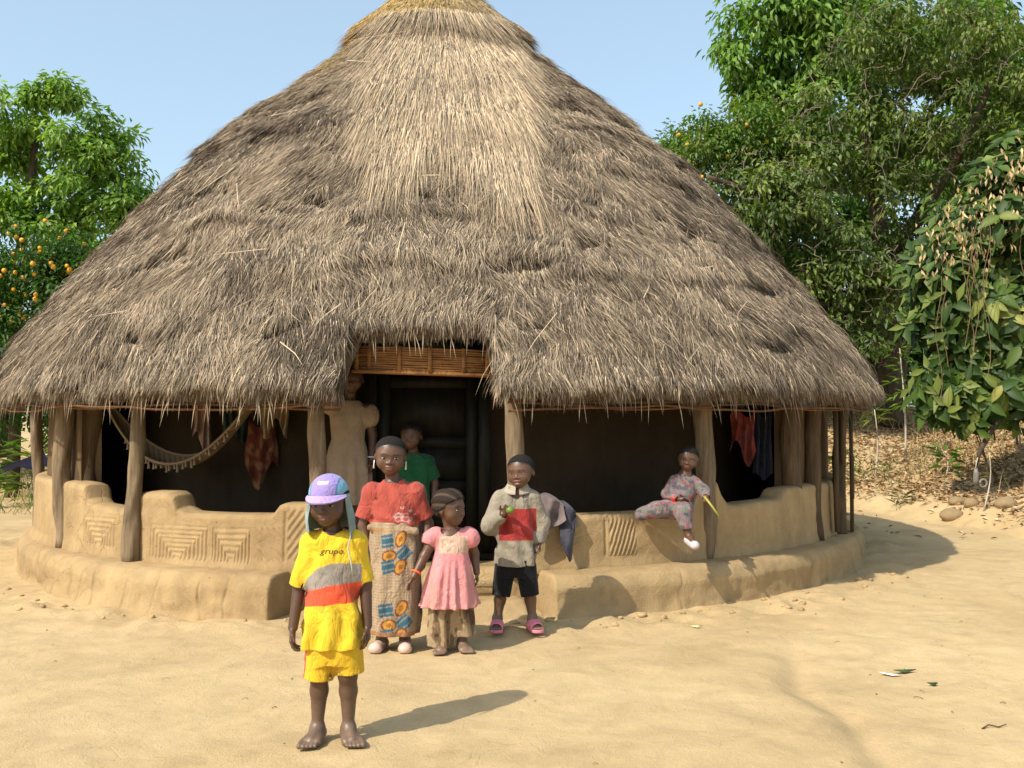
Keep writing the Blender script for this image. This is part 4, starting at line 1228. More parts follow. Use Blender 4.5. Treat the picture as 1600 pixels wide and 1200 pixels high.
def rotz(a): c, s = math.cos(a), math.sin(a); return np.array([[c, -s, 0], [s, c, 0], [0, 0, 1.0]])
def rotx(a): c, s = math.cos(a), math.sin(a); return np.array([[1.0, 0, 0], [0, c, -s], [0, s, c]])
def roty(a): c, s = math.cos(a), math.sin(a); return np.array([[c, 0, s], [0, 1.0, 0], [-s, 0, c]])

class Head:
    """a head whose face looks along -y before turning; size s = chin to crown"""
    def __init__(h, c, s, yaw=0, pitch=0, roll=0):
        h.c = np.array(c, float); h.s = s
        h.R = rotz(R(yaw)) @ roty(R(roll)) @ rotx(R(pitch))
    WX = 1.09
    def p(h, *u): return h.c + h.R @ (np.array(u, float) * np.array([h.WX, 1, 1]) * h.s)
    def loc(h, V): return ((V - h.c) @ h.R) / h.s / np.array([h.WX, 1, 1])
    def build(h, S, mouth=0.0):
        s = h.s; Rm = h.R
        E = lambda u, r, k=.03, op='add': S.ell(h.p(*u), np.array(r) * np.array([h.WX, 1, 1]) * s, k * s, op, Rm)
        E((0, .05, .13), (.365, .425, .37))
        E((0, -.11, -.07), (.315, .27, .35), .10)
        E((0, -.19, -.365), (.125, .14, .10), .14)
        for g in (-1, 1):
            E((g * .175, -.20, -.17), (.13, .135, .14), .09)
        E((0, -.285, .06), (.22, .075, .06), .08)
        for g in (-1, 1):
            E((g * .14, -.415, -.035), (.085, .062, .050), .04, 'sub')
        S.rc(h.p(0, -.345, -.02), h.p(0, -.395, -.145), .026 * s, .046 * s, .04 * s)
        for g in (-1, 1): E((g * .056, -.365, -.160), (.046, .044, .034), .025)
        E((0, -.345, -.252), (.105, .058, .036), .03)
        E((0, -.338, -.312 - mouth * .05), (.09, .058, .042), .03)
        E((0, -.425, -.281 - mouth * .03), (.10, .05, .008 + mouth * .032), .012, 'sub')
        for g in (-1, 1):
            E((g * .355, .035, -.05), (.035, .075, .105), .02)
            E((g * .392, .015, -.04), (.02, .035, .055), .01, 'sub')
    def neck(h, S, base, r=.20):
        r = r * .86
        S.rc(h.p(0, .08, -.22), base, r * h.s, r * h.s * 1.08, .02)
    def paint(h, V, C, skin):
        u = h.loc(V)
        lip = np.exp(-((u[:, 0] / .10) ** 4)) * np.exp(-(((u[:, 2] + .281) / .06) ** 4)) * (u[:, 1] < -.30)
        C[:] = C * (1 - .55 * lip[:, None]) + .55 * lip[:, None] * np.array([.17, .065, .05])
        brow = ((np.abs(np.abs(u[:, 0]) - .14) < .085) & (np.abs(u[:, 2] - .062 + .25 * (np.abs(u[:, 0]) - .13) ** 2 * 8) < .018) & (u[:, 1] < -.25)).astype(float)
        C[:] = C * (1 - .75 * brow[:, None]) + .75 * brow[:, None] * np.array([.01, .008, .006])
        ed = .235 - (u[:, 1] + .30) * .78 + .20 * np.clip(np.abs(u[:, 0]) - .15, 0, 1) * (u[:, 1] < -.1)
        ed = ed + .05 * fbm(V[:, 0] * 70, V[:, 1] * 70, V[:, 2] * 70, 9, 2)
        hm = (sstep(-.05, .05, u[:, 2] - ed) * (u[:, 2] > -.45) * (np.linalg.norm(u, axis=1) < .75) * (np.abs(u[:, 0]) < .40))[:, None]
        C[:] = C * (1 - .9 * hm) + .9 * hm * np.array([.018, .014, .011])
        return C
    def eyes(h, parent, squint=1.0):
        for g in (-1, 1):
            V, F = ico(1.0, 14, 9)
            V = V[:, [0, 2, 1]]
            C = np.tile(np.array([.34, .27, .22]), (len(V), 1))
            rr = np.hypot(V[:, 0], V[:, 2])
            C[(np.abs(V[:, 0]) < .62)] = (.012, .008, .006)
            W = V * np.array([.062, .042, .034 * squint]) * h.s
            W = h.p(g * .14, -.333, -.034) + W @ h.R.T
            link('eye', mesh_np('eye', W, F, C, M['eye']), parent)
    def hair(h, parent, h_=.0055, col=(.016, .0125, .010), thick=.010, braids=False, low=0.0):
        s = h.s
        S = Solid(h.c - s * .62, h.c + s * .62, h_)
        S.ell(h.p(0, .05, .13), np.array(((.365 + thick) * h.WX, .425 + thick, .37 + thick)) * s, .001, 'add', h.R)
        S.ell(h.p(0, .12, -.08), np.array((.30, .32, .25)) * s, .03 * s, 'add', h.R)
        X, Y, Z = np.meshgrid(*S.ax, indexing='ij')
        P = np.stack([X, Y, Z], -1) - h.c
        u = (P @ h.R) / s / np.array([h.WX, 1, 1])
        edge = (.275 - low) - (u[..., 1] + .30) * .78 + .10 * np.clip(np.abs(u[..., 0]) - .15, 0, 1) * 2 * (u[..., 1] < -.1)
        edge = edge + .03 * fbm(u[..., 0] * 9, u[..., 1] * 9, u[..., 2] * 9, 8, 2)
        d = (edge - u[..., 2]) * s * .8
        if braids:
            ang = np.arctan2(u[..., 0], u[..., 2] - .05)
            S.D = S.D + .005 * np.cos(ang * 9) * (np.abs(S.D) < .04)
        S.D = np.maximum(S.D, d).astype(np.float32)
        if not braids: S.noise(.003, (160, 160, 160), 5)
        V, F = S.mesh()
        C = np.tile(np.array(col, float), (len(V), 1))
        if braids:
            u = h.loc(V); ang = np.arctan2(u[:, 0], u[:, 2] - .05)
            C = C + np.array([.06, .04, .025]) * sstep(.4, .95, -np.cos(ang * 9) * -1)[:, None]
        return link('hair', mesh_np('hair', V, F, C, M['hair']), parent)

def hand(S, w, d, n, t, s=.125, curl=.35, spread=.10, thumb=.6, curls=None):
    """w wrist, d direction of the fingers, n palm side, t thumb side"""
    w = np.array(w, float); d = unit(np.array(d, float)); t = np.array(t, float); t = unit(t - d * (t @ d)); n0 = np.array(n, float); n_ = np.cross(d, t); n_ = n_ if n_ @ n0 > 0 else -n_
    for q in (-.13, -.04, .05, .13):
        S.rc(w + d * .08 * s + t * q * .55 * s, w + d * .46 * s + t * q * 1.15 * s, .085 * s, .078 * s, .02 * s * 2)
    for i, (q, L) in enumerate(((.165, .40), (.057, .45), (-.053, .42), (-.155, .33))):
        p = w + d * .46 * s + t * q * 1.05 * s
        dd = unit(d + t * q * spread * 6)
        a = (curls[i] if curls else curl) * (1 + .12 * i)
        r0 = .053 * s
        for j, fr in enumerate((.44, .31, .25)):
            ang = a * (.6 + j * .8)
            e = p + (dd * math.cos(ang) + n_ * math.sin(ang)) * L * fr * s
            S.rc(p, e, r0, r0 * .9, .004); p = e; r0 *= .9
    p = w + d * .12 * s + t * .16 * s
    e = p + (d * .55 + t * .75 + n_ * .35 * thumb) * .22 * s; S.rc(p, e, .068 * s, .058 * s, .010)
    S.rc(e, e + (d * .85 + t * .25 + n_ * .5 * thumb) * .22 * s, .056 * s, .046 * s, .005)

def foot(S, ank, d, s=.17, toes=True):
    """ank ankle centre, d heading (horizontal)"""
    a = np.array(ank, float); d = unit(np.array([d[0], d[1], 0.0])); l = np.array([-d[1], d[0], 0])
    heel = np.array([a[0], a[1], .024]) - d * .18 * s
    ball = np.array([a[0], a[1], .018]) + d * .50 * s
    S.rc(a, heel, .028, .024, .02)
    S.rc(a, ball + np.array([0, 0, .004]), .029, .020, .025)
    for q in (-.17, 0, .17): S.rc(heel + l * q * s * .3, ball + l * q * s, .021, .0175, .015)
    if toes:
        side = 1
        for i, (q, L, r0) in enumerate(((.205, .19, .0135), (.10, .20, .0105), (.01, .18, .0098), (-.08, .155, .0092), (-.165, .125, .0088))):
            p = ball + l * q * s * foot.flip + d * .06 * s
            S.rc(p, p + d * L * s + np.array([0, 0, -.006]), r0, r0 * .92, .003)
foot.flip = 1

SKIN = np.array([.098, .047, .027])
def dusty(V, C, top=.30, amt=.55, col=(.26, .19, .13)):
    t = (amt * sstep(top, .02, V[:, 2]))[:, None] * (.75 + .35 * fbm(V[:, 0] * 30, V[:, 1] * 30, V[:, 2] * 12, 7, 2))[:, None]
    return C * (1 - t) + t * np.array(col)

def body_mesh(S, heads, skin, top=.3, amt=.55):
    V, F = S.mesh()
    C = np.tile(skin, (len(V), 1)) * (1 + .15 * fbm(V[:, 0] * 14, V[:, 1] * 14, V[:, 2] * 14, 3, 2))[:, None]
    C = dusty(V, C, top, amt)
    for h in heads: C = h.paint(V, C, skin)
    return mesh_np('person', V, F, C, M['skin'])

def cloth_child(name, S, colour, parent, mat='cloth', amp=.0):
    V, F = S.mesh()
    C = colour(V) if callable(colour) else np.tile(np.array(colour, float), (len(V), 1))
    o = link(name, mesh_np(name, V, F, C, M[mat]), parent)
    return o, V, F

def pick(C, m, c):
    m = np.asarray(m, float)[:, None]; return C * (1 - m) + m * np.array(c)

def stain(V, C, amt=.2, seed=1, sc=9):
    return C * (1 - amt * np.clip(.5 + fbm(V[:, 0] * sc, V[:, 1] * sc, V[:, 2] * sc, seed, 3), 0, 1))[:, None]

def leg(S, hip, knee, ank, r=(.058, .043, .040, .025), k=.015):
    hip, knee, ank = map(np.array, (hip, knee, ank))
    S.rc(hip, knee, r[0], r[1], k)
    calf = knee * .68 + ank * .32 + np.array([0, .010, 0])
    S.rc(knee, calf, r[1] * .93, r[2], k); S.rc(calf, ank, r[2], r[3], k)

# ---- 1: boy in the yellow football kit
def boy_yellow():
    x0, y0 = -.755, 4.32
    h = .0043
    S = Solid((-.29, -.22, -.005), (.24, .17, 1.20), h)
    hd = Head((-.038, -.005, 1.022), .211, -8, 4, -2)
    hd.build(S); hd.neck(S, (-.022, .022, .88), .19)
    S.loft([(.40, -.02, .01, .085, .06), (.55, -.02, .015, .08, .058), (.72, -.02, .015, .092, .06), (.84, -.02, .018, .095, .052), (.885, -.02, .02, .05, .04)], .03)
    for g, sh, el, wr, hd_d in ((-1, (-.118, .015, .85), (-.166, .02, .655), (-.184, -.02, .485), (-.02, -.12, -1)), (1, (.078, .02, .85), (.118, .03, .66), (.132, .0, .49), (.06, -.05, -1))):
        S.chain([sh, el, wr], [.036, .028, .021], .012)
        hand(S, wr, hd_d, (-g, -.1, 0), (0, -1, .1), .125, .55, .08, .8)
    leg(S, (-.065, .01, .43), (-.072, -.008, .285), (-.083, .012, .05), (.055, .042, .038, .023))
    leg(S, (.045, .01, .43), (.050, -.008, .285), (.050, .015, .05), (.055, .042, .038, .023))
    foot.flip = -1; foot(S, (-.083, .012, .045), (-.12, -1), .175)
    foot.flip = 1; foot(S, (.050, .015, .045), (.38, -1), .175)
    me = body_mesh(S, [hd], SKIN * .85, .32, .5)
    p = link('person', me, None, (x0, y0, float(gz(x0, y0)) + .004), 'child in front, in yellow T-shirt with grey and red bands, yellow shorts and purple cap', 'child')
    hd.eyes(p, .75)
    hd.hair(p)
    # shirt
    S = Solid((-.27, -.18, .36), (.21, .17, .95), .0036)
    rows = [(.40, -.022, .005, .127, .095), (.50, -.022, .008, .122, .09), (.60, -.022, .01, .113, .083), (.70, -.02, .012, .108, .078), (.78, -.02, .015, .112, .074), (.85, -.02, .018, .118, .060), (.885, -.02, .02, .075, .048), (.905, -.02, .02, .05, .045)]
    def fold(a, z, X, Y):
        w = sstep(.72, .42, z)
        return .010 * np.sin(a * 6 + 2.2 * np.sin(z * 9) + X * 12) * w + .007 * np.sin(a * 3 + z * 42 + X * 30) * sstep(.42, .55, z) * sstep(.82, .65, z) + .004 * np.sin(X * 60 - z * 50) * sstep(.7, .85, z)
    S.loft(rows, .01, fold=fold, z0=.40 + .0)
    S.ell((-.108, .018, .848), (.055, .052, .052), .02); S.ell((.068, .02, .848), (.055, .052, .052), .02)
    S.rc((-.104, .018, .850), (-.166, .016, .655), .048, .046, .03, flat=True)
    S.rc((.064, .02, .850), (.115, .026, .672), .048, .043, .03, flat=True)
    S.rc((-.148, .016, .70), (-.165, .016, .648), .038, .039, .002, 'sub', True)
    S.rc((.10, .025, .71), (.115, .026, .665), .034, .036, .002, 'sub', True)
    S.loft(rows, .002, 'sub', None, -.024, .37, .425)
    S.rc((-.02, .008, .905), (-.02, .0, .98), .046, .060, .004, 'sub')
    S.noise(.008, (20, 20, 13), 12)
    # keep the part of the sleeve cutters inside the shirt side intact
    def colour(V):
        C = np.tile(np.array([.78, .52, .035]), (len(V), 1))
        x, z = V[:, 0], V[:, 2]
        bodyx = (x > -.145) & (x < .11)
        gt = np.interp(x, [-.14, -.12, -.075, -.02, .03, .1], [.66, .70, .742, .762, .766, .758])
        rt = np.interp(x, [-.15, -.12, 0, .1], [.632, .645, .675, .682])
        rb = np.interp(x, [-.15, -.12, 0, .1], [.572, .578, .592, .60])
        C = pick(C, bodyx * sstep(.0015, -.0015, z - gt), (.30, .26, .22))
        C = pick(C, bodyx * sstep(.0015, -.0015, z - rt), (.72, .10, .045))
        C = pick(C, bodyx * sstep(.0015, -.0015, z - rb), (.78, .52, .035))
        C = pick(C, (np.hypot(x + .02, V[:, 1]) < .072) & (z > .885), (.70, .42, .03))
        return stain(V, C, .22, 4, 11)
    o, V, F = cloth_child('shirt', S, colour, p)
    # chest lettering laid on the cloth
    bv = BVHTree.FromPolygons([tuple(v) for v in V], [tuple(f) for f in F])
    cu = bpy.data.curves.new('lettering', 'FONT'); cu.body = 'grupo'; cu.size = .040; cu.align_x = 'CENTER'; cu.shear = .25; cu.resolution_u = 2
    to = bpy.data.objects.new('lettering', cu); COL.objects.link(to)
    bpy.context.view_layer.update()
    tm = bpy.data.meshes.new_from_object(to.evaluated_get(bpy.context.evaluated_depsgraph_get()))
    COL.objects.unlink(to); bpy.data.objects.remove(to)
    for v in tm.vertices:
        x, z = v.co.x * 1.05 - .015, v.co.y * .85 + .795 + .01 * math.cos(v.co.x * 12)
        hit = bv.ray_cast(Vector((x, -.4, z)), Vector((0, 1, 0)))
        v.co = Vector((x, (hit[0].y if hit[0] else -.07) - .0025, z))
    tm.materials.append(m_plain('lettering_ink', (.10, .065, .03), .9, .1, .5))
    link('lettering', tm, o)
    # shorts
    S = Solid((-.17, -.13, .2), (.15, .15, .50), h)
    S.loft([(.33, -.012, .01, .108, .082), (.41, -.015, .01, .112, .085), (.47, -.018, .01, .112, .084)], .01)
    S.rc((-.062, .008, .42), (-.078, .0, .262), .066, .067, .02, flat=True)
    S.rc((.040, .008, .42), (.058, .0, .285), .064, .063, .02, flat=True)
    S.rc((-.074, .0, .30), (-.079, .0, .25), .058, .060, .002, 'sub', True)
    S.rc((.054, .0, .32), (.059, .0, .27), .055, .057, .002, 'sub', True)
    S.noise(.006, (26, 26, 12), 22)
    cloth_child('shorts', S, lambda V: stain(V, pick(np.tile(np.array([.74, .46, .03]), (len(V), 1)), (V[:, 0] < -.118) & (V[:, 1] < .03) & (V[:, 1] > -.035), (.7, .1, .05)), .25, 6, 12), p)
    # cap, brim, neck cloth
    S = Solid(hd.c - .22, hd.c + .2, h)
    E = lambda u, r, k=.004, op='add': S.ell(hd.p(*u), np.array(r) * hd.s, k, op, hd.R)
    E((0, .05, .17), (.40, .475, .40))
    X, Y, Z = np.meshgrid(*S.ax, indexing='ij'); u = ((np.stack([X, Y, Z], -1) - hd.c) @ hd.R) / hd.s
    S.D = np.maximum(S.D, ((.16 - u[..., 2]) * hd.s)).astype(np.float32)
    E((0, .05, .08), (.37, .445, .38), .003, 'sub')
    def ccol(V):
        u = hd.loc(V); C = np.tile(np.array([.36, .28, .62]), (len(V), 1))
        C = pick(C, (np.abs(u[:, 0]) > .25) | (u[:, 1] > .05), (.20, .42, .55))
        C = pick(C, (np.abs(u[:, 0]) < .10) & (u[:, 2] > .40) & (u[:, 2] < .455) & (u[:, 1] < -.1), (.75, .72, .75))
        C = pick(C, np.abs(np.abs(u[:, 0]) - .25) < .015, (.12, .2, .4))
        return stain(V, C, .2, 9, 14)
    capo, _, _ = cloth_child('cap', S, ccol, p)
    a = np.linspace(-1.25, 1.25, 25); rows = []
    for q in np.linspace(0, 1, 7):
        rows.append(np.stack([(.39 + .03 * q) * np.sin(a), .05 - (.46 + .24 * q * np.cos(a) ** .8) * np.cos(a), .19 - .13 * q * np.cos(a) - .03 * np.abs(np.sin(a)) + 0 * a], -1))
    top = np.stack(rows); bot = top - np.array([0, 0, .022])
    Vb = np.concatenate([top.reshape(-1, 3), bot.reshape(-1, 3)]); gfb = grid_faces(7, 25); nb = 7 * 25
    rimb = np.array([(6 * 25 + j, 6 * 25 + j + 1, nb + 6 * 25 + j + 1, nb + 6 * 25 + j) for j in range(24)])
    Vb = np.array([hd.p(*v) for v in Vb])
    Cb = np.tile(np.array([.42, .30, .62]), (len(Vb), 1)); Cb[nb:] = (.10, .10, .14)
    link('brim', mesh_np('brim', Vb, [gfb, gfb[:, ::-1] + nb, rimb], Cb, M['cloth']), capo)
    a = np.linspace(-2.45, 1.95, 70)                # around the back of the head, 0 = straight back
    zs = np.linspace(.16, -.62, 18)
    A_, Z_ = np.meshgrid(a, zs, indexing='ij')
    rad = .40 + .06 * sstep(.1, -.4, Z_) + .018 * np.sin(A_ * 9 + Z_ * 5) * sstep(.15, -.3, Z_)
    zz = Z_ + .10 * np.abs(A_ / 2.2) ** 2 * sstep(.1, -.5, Z_) * .4 - .15 * sstep(1.4, 1.95, A_) * sstep(.1, -.6, Z_)
    Vf = np.stack([rad * .98 * np.sin(A_), .05 + rad * 1.12 * np.cos(A_), zz], -1).reshape(-1, 3)
    Vf = np.array([hd.p(*v) for v in Vf]); gff = grid_faces(70, 18); nf = len(Vf)
    cen = hd.p(0, .05, -.2); inn = Vf + (cen - Vf) * np.array([.02, .02, 0])
    Cf = np.tile(np.array([.26, .33, .31]), (2 * nf, 1)) * (.85 + .3 * vnoise(np.concatenate([Vf, inn])[:, 2] * 30, np.concatenate([Vf, inn])[:, 0] * 30))[:, None]
    link('neck_cloth', mesh_np('neck_cloth', np.concatenate([Vf, inn]), [gff, gff[:, ::-1] + nf], Cf, M['cloth']), capo)
    P = np.array([hd.p(.40, -.06, -.45), hd.p(.44, -.16, -.70), hd.p(.43, -.34, -.9), hd.p(.50, -.40, -1.2), hd.p(.52, -.40, -1.45)])
    V, F = tube(P, .0035, 5); link('cord', mesh_np('cord', V, F, np.tile(np.array([.45, .48, .36]), (len(V), 1)), M['rope']), capo)
boy_yellow()

# ---- 2: girl in the coral top and printed wrap
def girl_red():
    x0, y0 = -.725, 6.02
    h = .0052
    S = Solid((-.28, -.2, -.005), (.32, .2, 1.34), h)
    hd = Head((-.008, -.005, 1.158), .234, 6, 3, 3)
    hd.build(S); hd.neck(S, (.008, .02, .99), .20)
    S.loft([(.55, .015, .01, .11, .08), (.72, .015, .01, .105, .075), (.88, .015, .012, .12, .075), (.95, .012, .015, .115, .062), (1.0, .01, .02, .055, .045)], .03)
    S.chain([(-.125, .015, .945), (-.172, .02, .735), (-.135, -.035, .54)], [.044, .033, .024], .012)
    hand(S, (-.135, -.035, .54), (.1, -.15, -1), (1, 0, 0), (0, -1, 0), .14, .5)
    S.chain([(.145, .02, .945), (.215, .05, .745), (.205, -.02, .56)], [.044, .033, .024], .012)
    hand(S, (.205, -.02, .56), (-.15, -.25, -1), (-1, 0, 0), (0, -1, 0), .14, .5)
    for x, hx in ((-.06, -.25), (.08, .12)):
        leg(S, (x, .01, .60), (x, -.005, .34), (x, .02, .06), (.07, .05, .045, .028))
        foot(S, (x, .02, .05), (hx, -1), .17, False)
    p = link('person', body_mesh(S, [hd], SKIN * 1.1, .2, .5), None, (x0, y0, float(gz(x0, y0)) + .004), 'tallest child of the front group, in coral red top and patterned wrap skirt', 'child')
    hd.eyes(p); hd.hair(p, low=-.03)
    for g in (-1, 1):
        P = np.array([hd.p(g * .37, .02, -.13), hd.p(g * .375, .015, -.22), hd.p(g * .375, .015, -.34)])
        V, F = tube(P, [.004, .003, .006], 6); link('earring', mesh_np('earring', V, F, np.tile(np.array([.8, .78, .72]), (len(V), 1)), M['plastic']), p)
    S = Solid((-.26, -.17, .68), (.30, .18, 1.06), h)
    rows = [(.74, .018, .005, .130, .098), (.80, .018, .008, .135, .098), (.88, .016, .01, .140, .092), (.94, .012, .014, .140, .076), (.975, .01, .018, .100, .064), (1.015, .01, .02, .062, .052)]
    S.loft(rows, .01, fold=lambda a, z, X, Y: .004 * np.sin(a * 5 + z * 30 + X * 30) + .007 * np.sin(z * 70 + X * 25) * sstep(.84, .77, z))
    S.ell((-.118, .016, .937), (.062, .060, .066), .02); S.ell((.138, .02, .937), (.062, .060, .066), .02)
    S.rc((-.115, .018, .94), (-.170, .018, .78), .056, .058, .03, flat=True)
    S.rc((.135, .02, .94), (.203, .043, .78), .056, .052, .03, flat=True)
    S.rc((-.155, .018, .82), (-.17, .018, .77), .048, .050, .002, 'sub', True)
    S.rc((.188, .04, .82), (.204, .043, .77), .043, .044, .002, 'sub', True)
    S.rc((.008, .008, 1.03), (.008, .0, 1.10), .056, .07, .004, 'sub')
    S.noise(.004, (20, 20, 14), 31)
    def colour(V):
        C = np.tile(np.array([.42, .085, .062]), (len(V), 1)); x, z = V[:, 0], V[:, 2]
        q = np.abs(vnoise(x * 42, z * 42, None, 77)); m = (np.hypot((x - .085) / .065, (z - .81) / .052) < 1) & (V[:, 1] < 0) & (q < .22)
        C = pick(C, m * .75, (.62, .45, .42))
        C = pick(C, np.hypot((x + .085), (z - .905)) < .011, (.2, .05, .04))
        return stain(V, C, .22, 14, 9)
    cloth_child('top', S, colour, p)
    S = Solid((-.21, -.2, .06), (.25, .2, .80), h)
    rows = [(.095, .02, .01, .140, .125), (.2, .02, .01, .155, .13), (.4, .02, .008, .158, .128), (.6, .02, .006, .155, .12), (.70, .018, .005, .143, .108), (.765, .018, .005, .136, .103)]
    S.loft(rows, .01, fold=lambda a, z, X, Y: .006 * np.sin(a * 6 + z * 4) * sstep(.6, .15, z) + .004 * np.sin(a * 11 - z * 9) + .004 * sstep(.028, .0, np.abs(X - .13 - .02 * np.sin(z * 5))) * (Y < 0))
    S.loft(rows, .002, 'sub', None, -.024, .06, .15)
    S.rc((-.12, -.06, .735), (.15, -.085, .715), .02, .022, .02)
    S.noise(.004, (18, 18, 8), 33)
    def skirt(V):
        x, y, z = V.T; a = np.arctan2(x - .02, -(y - .01)); s_ = a * .15
        C = np.tile(np.array([.42, .31, .20]), (len(V), 1))
        chk = (np.sin((s_ + z) * 420) * np.sin((s_ - z) * 420)) > .1
        C = pick(C, chk * .45, (.16, .10, .06))
        def rot(cx, cz, ang): c, s = math.cos(ang), math.sin(ang); return (s_ - cx) * c + (z - cz) * s, -(s_ - cx) * s + (z - cz) * c
        for cx0 in (-.30, .015, .33):
            for cz0, fl in ((.615, 1), (.21, -1)):
                for (dx, dz, ang, typ) in ((-.045, .035, .15, 0), (.035, .045, 1.0, 1), (-.03, -.035, .1, 1), (.05, -.025, .75, 0), (-.035, -.085, .2, 0), (.03, -.085, .9, 1)):
                    u, v = rot(cx0 + dx * 1.25, cz0 + dz * 1.25, ang); u = u / 1.25; v = v / 1.25
                    if typ == 0:
                        m = (np.abs(u) < .036) & (np.abs(v) < .030)
                        C = pick(C, m, (.045, .13, .19)); C = pick(C, m & (np.abs(np.abs(v) - .015) < .003), (.28, .25, .2))
                    else:
                        e = np.hypot(u / .043, v / .028)
                        C = pick(C, e < 1, (.22, .06, .04)); C = pick(C, e < .78, (.52, .26, .05)); C = pick(C, e < .35, (.34, .13, .03))
        C = pick(C, (z > .715) & (vnoise(s_ * 9, z * 20, None, 5) > -.1), (.55, .24, .05))
        C = pick(C, z < .125, (.34, .17, .08))
        return stain(V, C, .3, 15, 8)
    cloth_child('wrap_skirt', S, skirt, p)
    for x, hx in ((-.06, -.25), (.08, .12)):
        d = unit(np.array([hx, -1.0, 0]))
        S = Solid((x - .12, -.16, -.004), (x + .12, .1, .09), h)
        a = np.array([x, .02, 0])
        S.rc(a - d * .025 + [0, 0, .030], a + d * .095 + [0, 0, .022], .036, .036, .02); S.ell(a + d * .105 + [0, 0, .02], (.037, .034, .028), .02)
        S.ell(a + d * .0 + [0, 0, .075], (.034, .050, .034), .01, 'sub')
        cloth_child('shoe', S, lambda V: stain(V, np.tile(np.array([.62, .42, .33]), (len(V), 1)), .3, 3, 20), p, 'plastic')
girl_red()

# ---- 3: small girl in the pink dress, looking to the right
def girl_pink():
    x0, y0 = -.372, 5.97
    h = .0052
    S = Solid((-.32, -.22, -.005), (.24, .2, 1.0), h)
    hd = Head((.0, -.005, .850), .216, 62, 0, 0)
    hd.build(S); hd.neck(S, (.012, .015, .715), .20)
    S.loft([(.30, .01, .01, .09, .075), (.5, .01, .01, .09, .07), (.63, .01, .01, .09, .065), (.69, .012, .012, .085, .052), (.72, .012, .014, .045, .04)], .03)
    S.chain([(-.085, .01, .685), (-.150, -.02, .565), (-.205, -.07, .455)], [.036, .028, .020], .012)
    hand(S, (-.205, -.07, .455), (-.55, -.15, -.8), (.3, .6, -.2), (-.2, -.9, .1), .105, .35, .16)
    S.chain([(.11, .02, .685), (.145, .07, .57), (.16, .04, .46)], [.036, .028, .020], .012)
    hand(S, (.16, .04, .46), (.1, -.2, -1), (-1, 0, 0), (0, -1, 0), .105, .5)
    leg(S, (-.045, .0, .35), (-.05, -.01, .21), (-.050, .0, .045), (.05, .04, .036, .024)); leg(S, (.055, .02, .35), (.07, .02, .21), (.075, .03, .045), (.05, .04, .036, .024))
    foot.flip = -1; foot(S, (-.050, -.0, .04), (.02, -1), .145); foot.flip = 1; foot(S, (.075, .03, .04), (.35, -1), .145)
    p = link('person', body_mesh(S, [hd], SKIN * 1.1, .15, .6), None, (x0, y0, float(gz(x0, y0)) + .004), 'smallest standing child, in pink puff-sleeved dress, head turned to the right', 'child')
    hd.eyes(p); hd.hair(p, braids=True, thick=.05, col=(.03, .02, .014), h_=.0045, low=.05)
    S = Solid((-.22, -.2, .24), (.25, .2, .78), h)
    S.loft([(.27, .0, .005, .166, .14), (.35, .0, .005, .150, .13), (.48, .005, .008, .122, .105), (.585, .010, .01, .100, .085), (.62, .012, .01, .100, .082), (.68, .012, .012, .102, .066), (.705, .012, .014, .075, .052), (.73, .012, .015, .05, .045)], .01,
           fold=lambda a, z, X, Y: (.010 * np.sin(a * 15 + 1.5 * np.sin(a * 4)) + .006 * np.sin(a * 8 + z * 8)) * sstep(.60, .36, z) + .008 * sstep(.31, .27, z) * np.cos(a * 15))
    S.loft([(.27, .0, .005, .166, .14), (.35, .0, .005, .150, .13)], .002, 'sub', None, -.030, .23, .30)
    S.ell((-.082, .01, .69), (.052, .05, .048), .02); S.ell((.108, .018, .69), (.052, .05, .048), .02)
    S.ell((-.112, .004, .662), (.058, .055, .055), .02); S.ell((.132, .022, .665), (.05, .052, .055), .02)
    S.rc((.0, .0, .712), (.02, -.012, .79), .052, .065, .004, 'sub')
    S.rc((-.145, -.015, .60), (-.16, -.02, .56), .05, .05, .004, 'sub')
    S.noise(.003, (30, 30, 12), 41)
    def colour(V):
        x, y, z = V.T; C = np.tile(np.array([.68, .265, .27]), (len(V), 1))
        yoke = (z > .59) & (z < .70 - .2 * np.abs(x - .03)) & (x > -.06) & (x < .11) & (y < -.0)
        C = pick(C, yoke * .9, (.62, .44, .33)); C = pick(C, (z < .50) * np.clip(.3 + .8 * fbm(x * 9, y * 9, z * 5, 44, 2), 0, .8), (.60, .33, .26))
        C = pick(C, yoke & (np.abs(vnoise(x * 50, z * 50)) < .12), (.45, .3, .2))
        return stain(V, C, .22, 16, 9)
    cloth_child('dress', S, colour, p)
    S = Solid((-.2, -.16, .01), (.2, .18, .34), h)
    S.loft([(.035, -.055, -.005, .072, .062), (.15, -.05, -.002, .078, .068), (.32, -.03, .0, .085, .08)], .01, fold=lambda a, z, X, Y: .007 * np.sin(a * 6 + z * 20))
    S.loft([(.09, .085, .03, .066, .07), (.2, .07, .025, .075, .075), (.32, .05, .02, .08, .08)], .02, fold=lambda a, z, X, Y: .007 * np.sin(a * 5 + 1 + z * 14))
    S.noise(.005, (24, 24, 14), 43)
    def tr(V):
        x, y, z = V.T; q = fbm(x * 26, y * 26, z * 9, 46, 3); C = np.tile(np.array([.17, .11, .06]), (len(V), 1))
        C = pick(C, q > .12, (.33, .24, .14)); C = pick(C, q < -.15, (.085, .05, .03)); return C
    cloth_child('trousers', S, tr, p)
    t = np.linspace(0, 2 * np.pi, 20); d = unit(np.array([-.35, -.3, -.8])); u = unit(np.cross(d, [0, 1, 0])); v = np.cross(d, u); c = np.array([-.193, -.058, .478])
    V, F = tube(c + .025 * (np.cos(t)[:, None] * u + np.sin(t)[:, None] * v), .0075, 6, False)
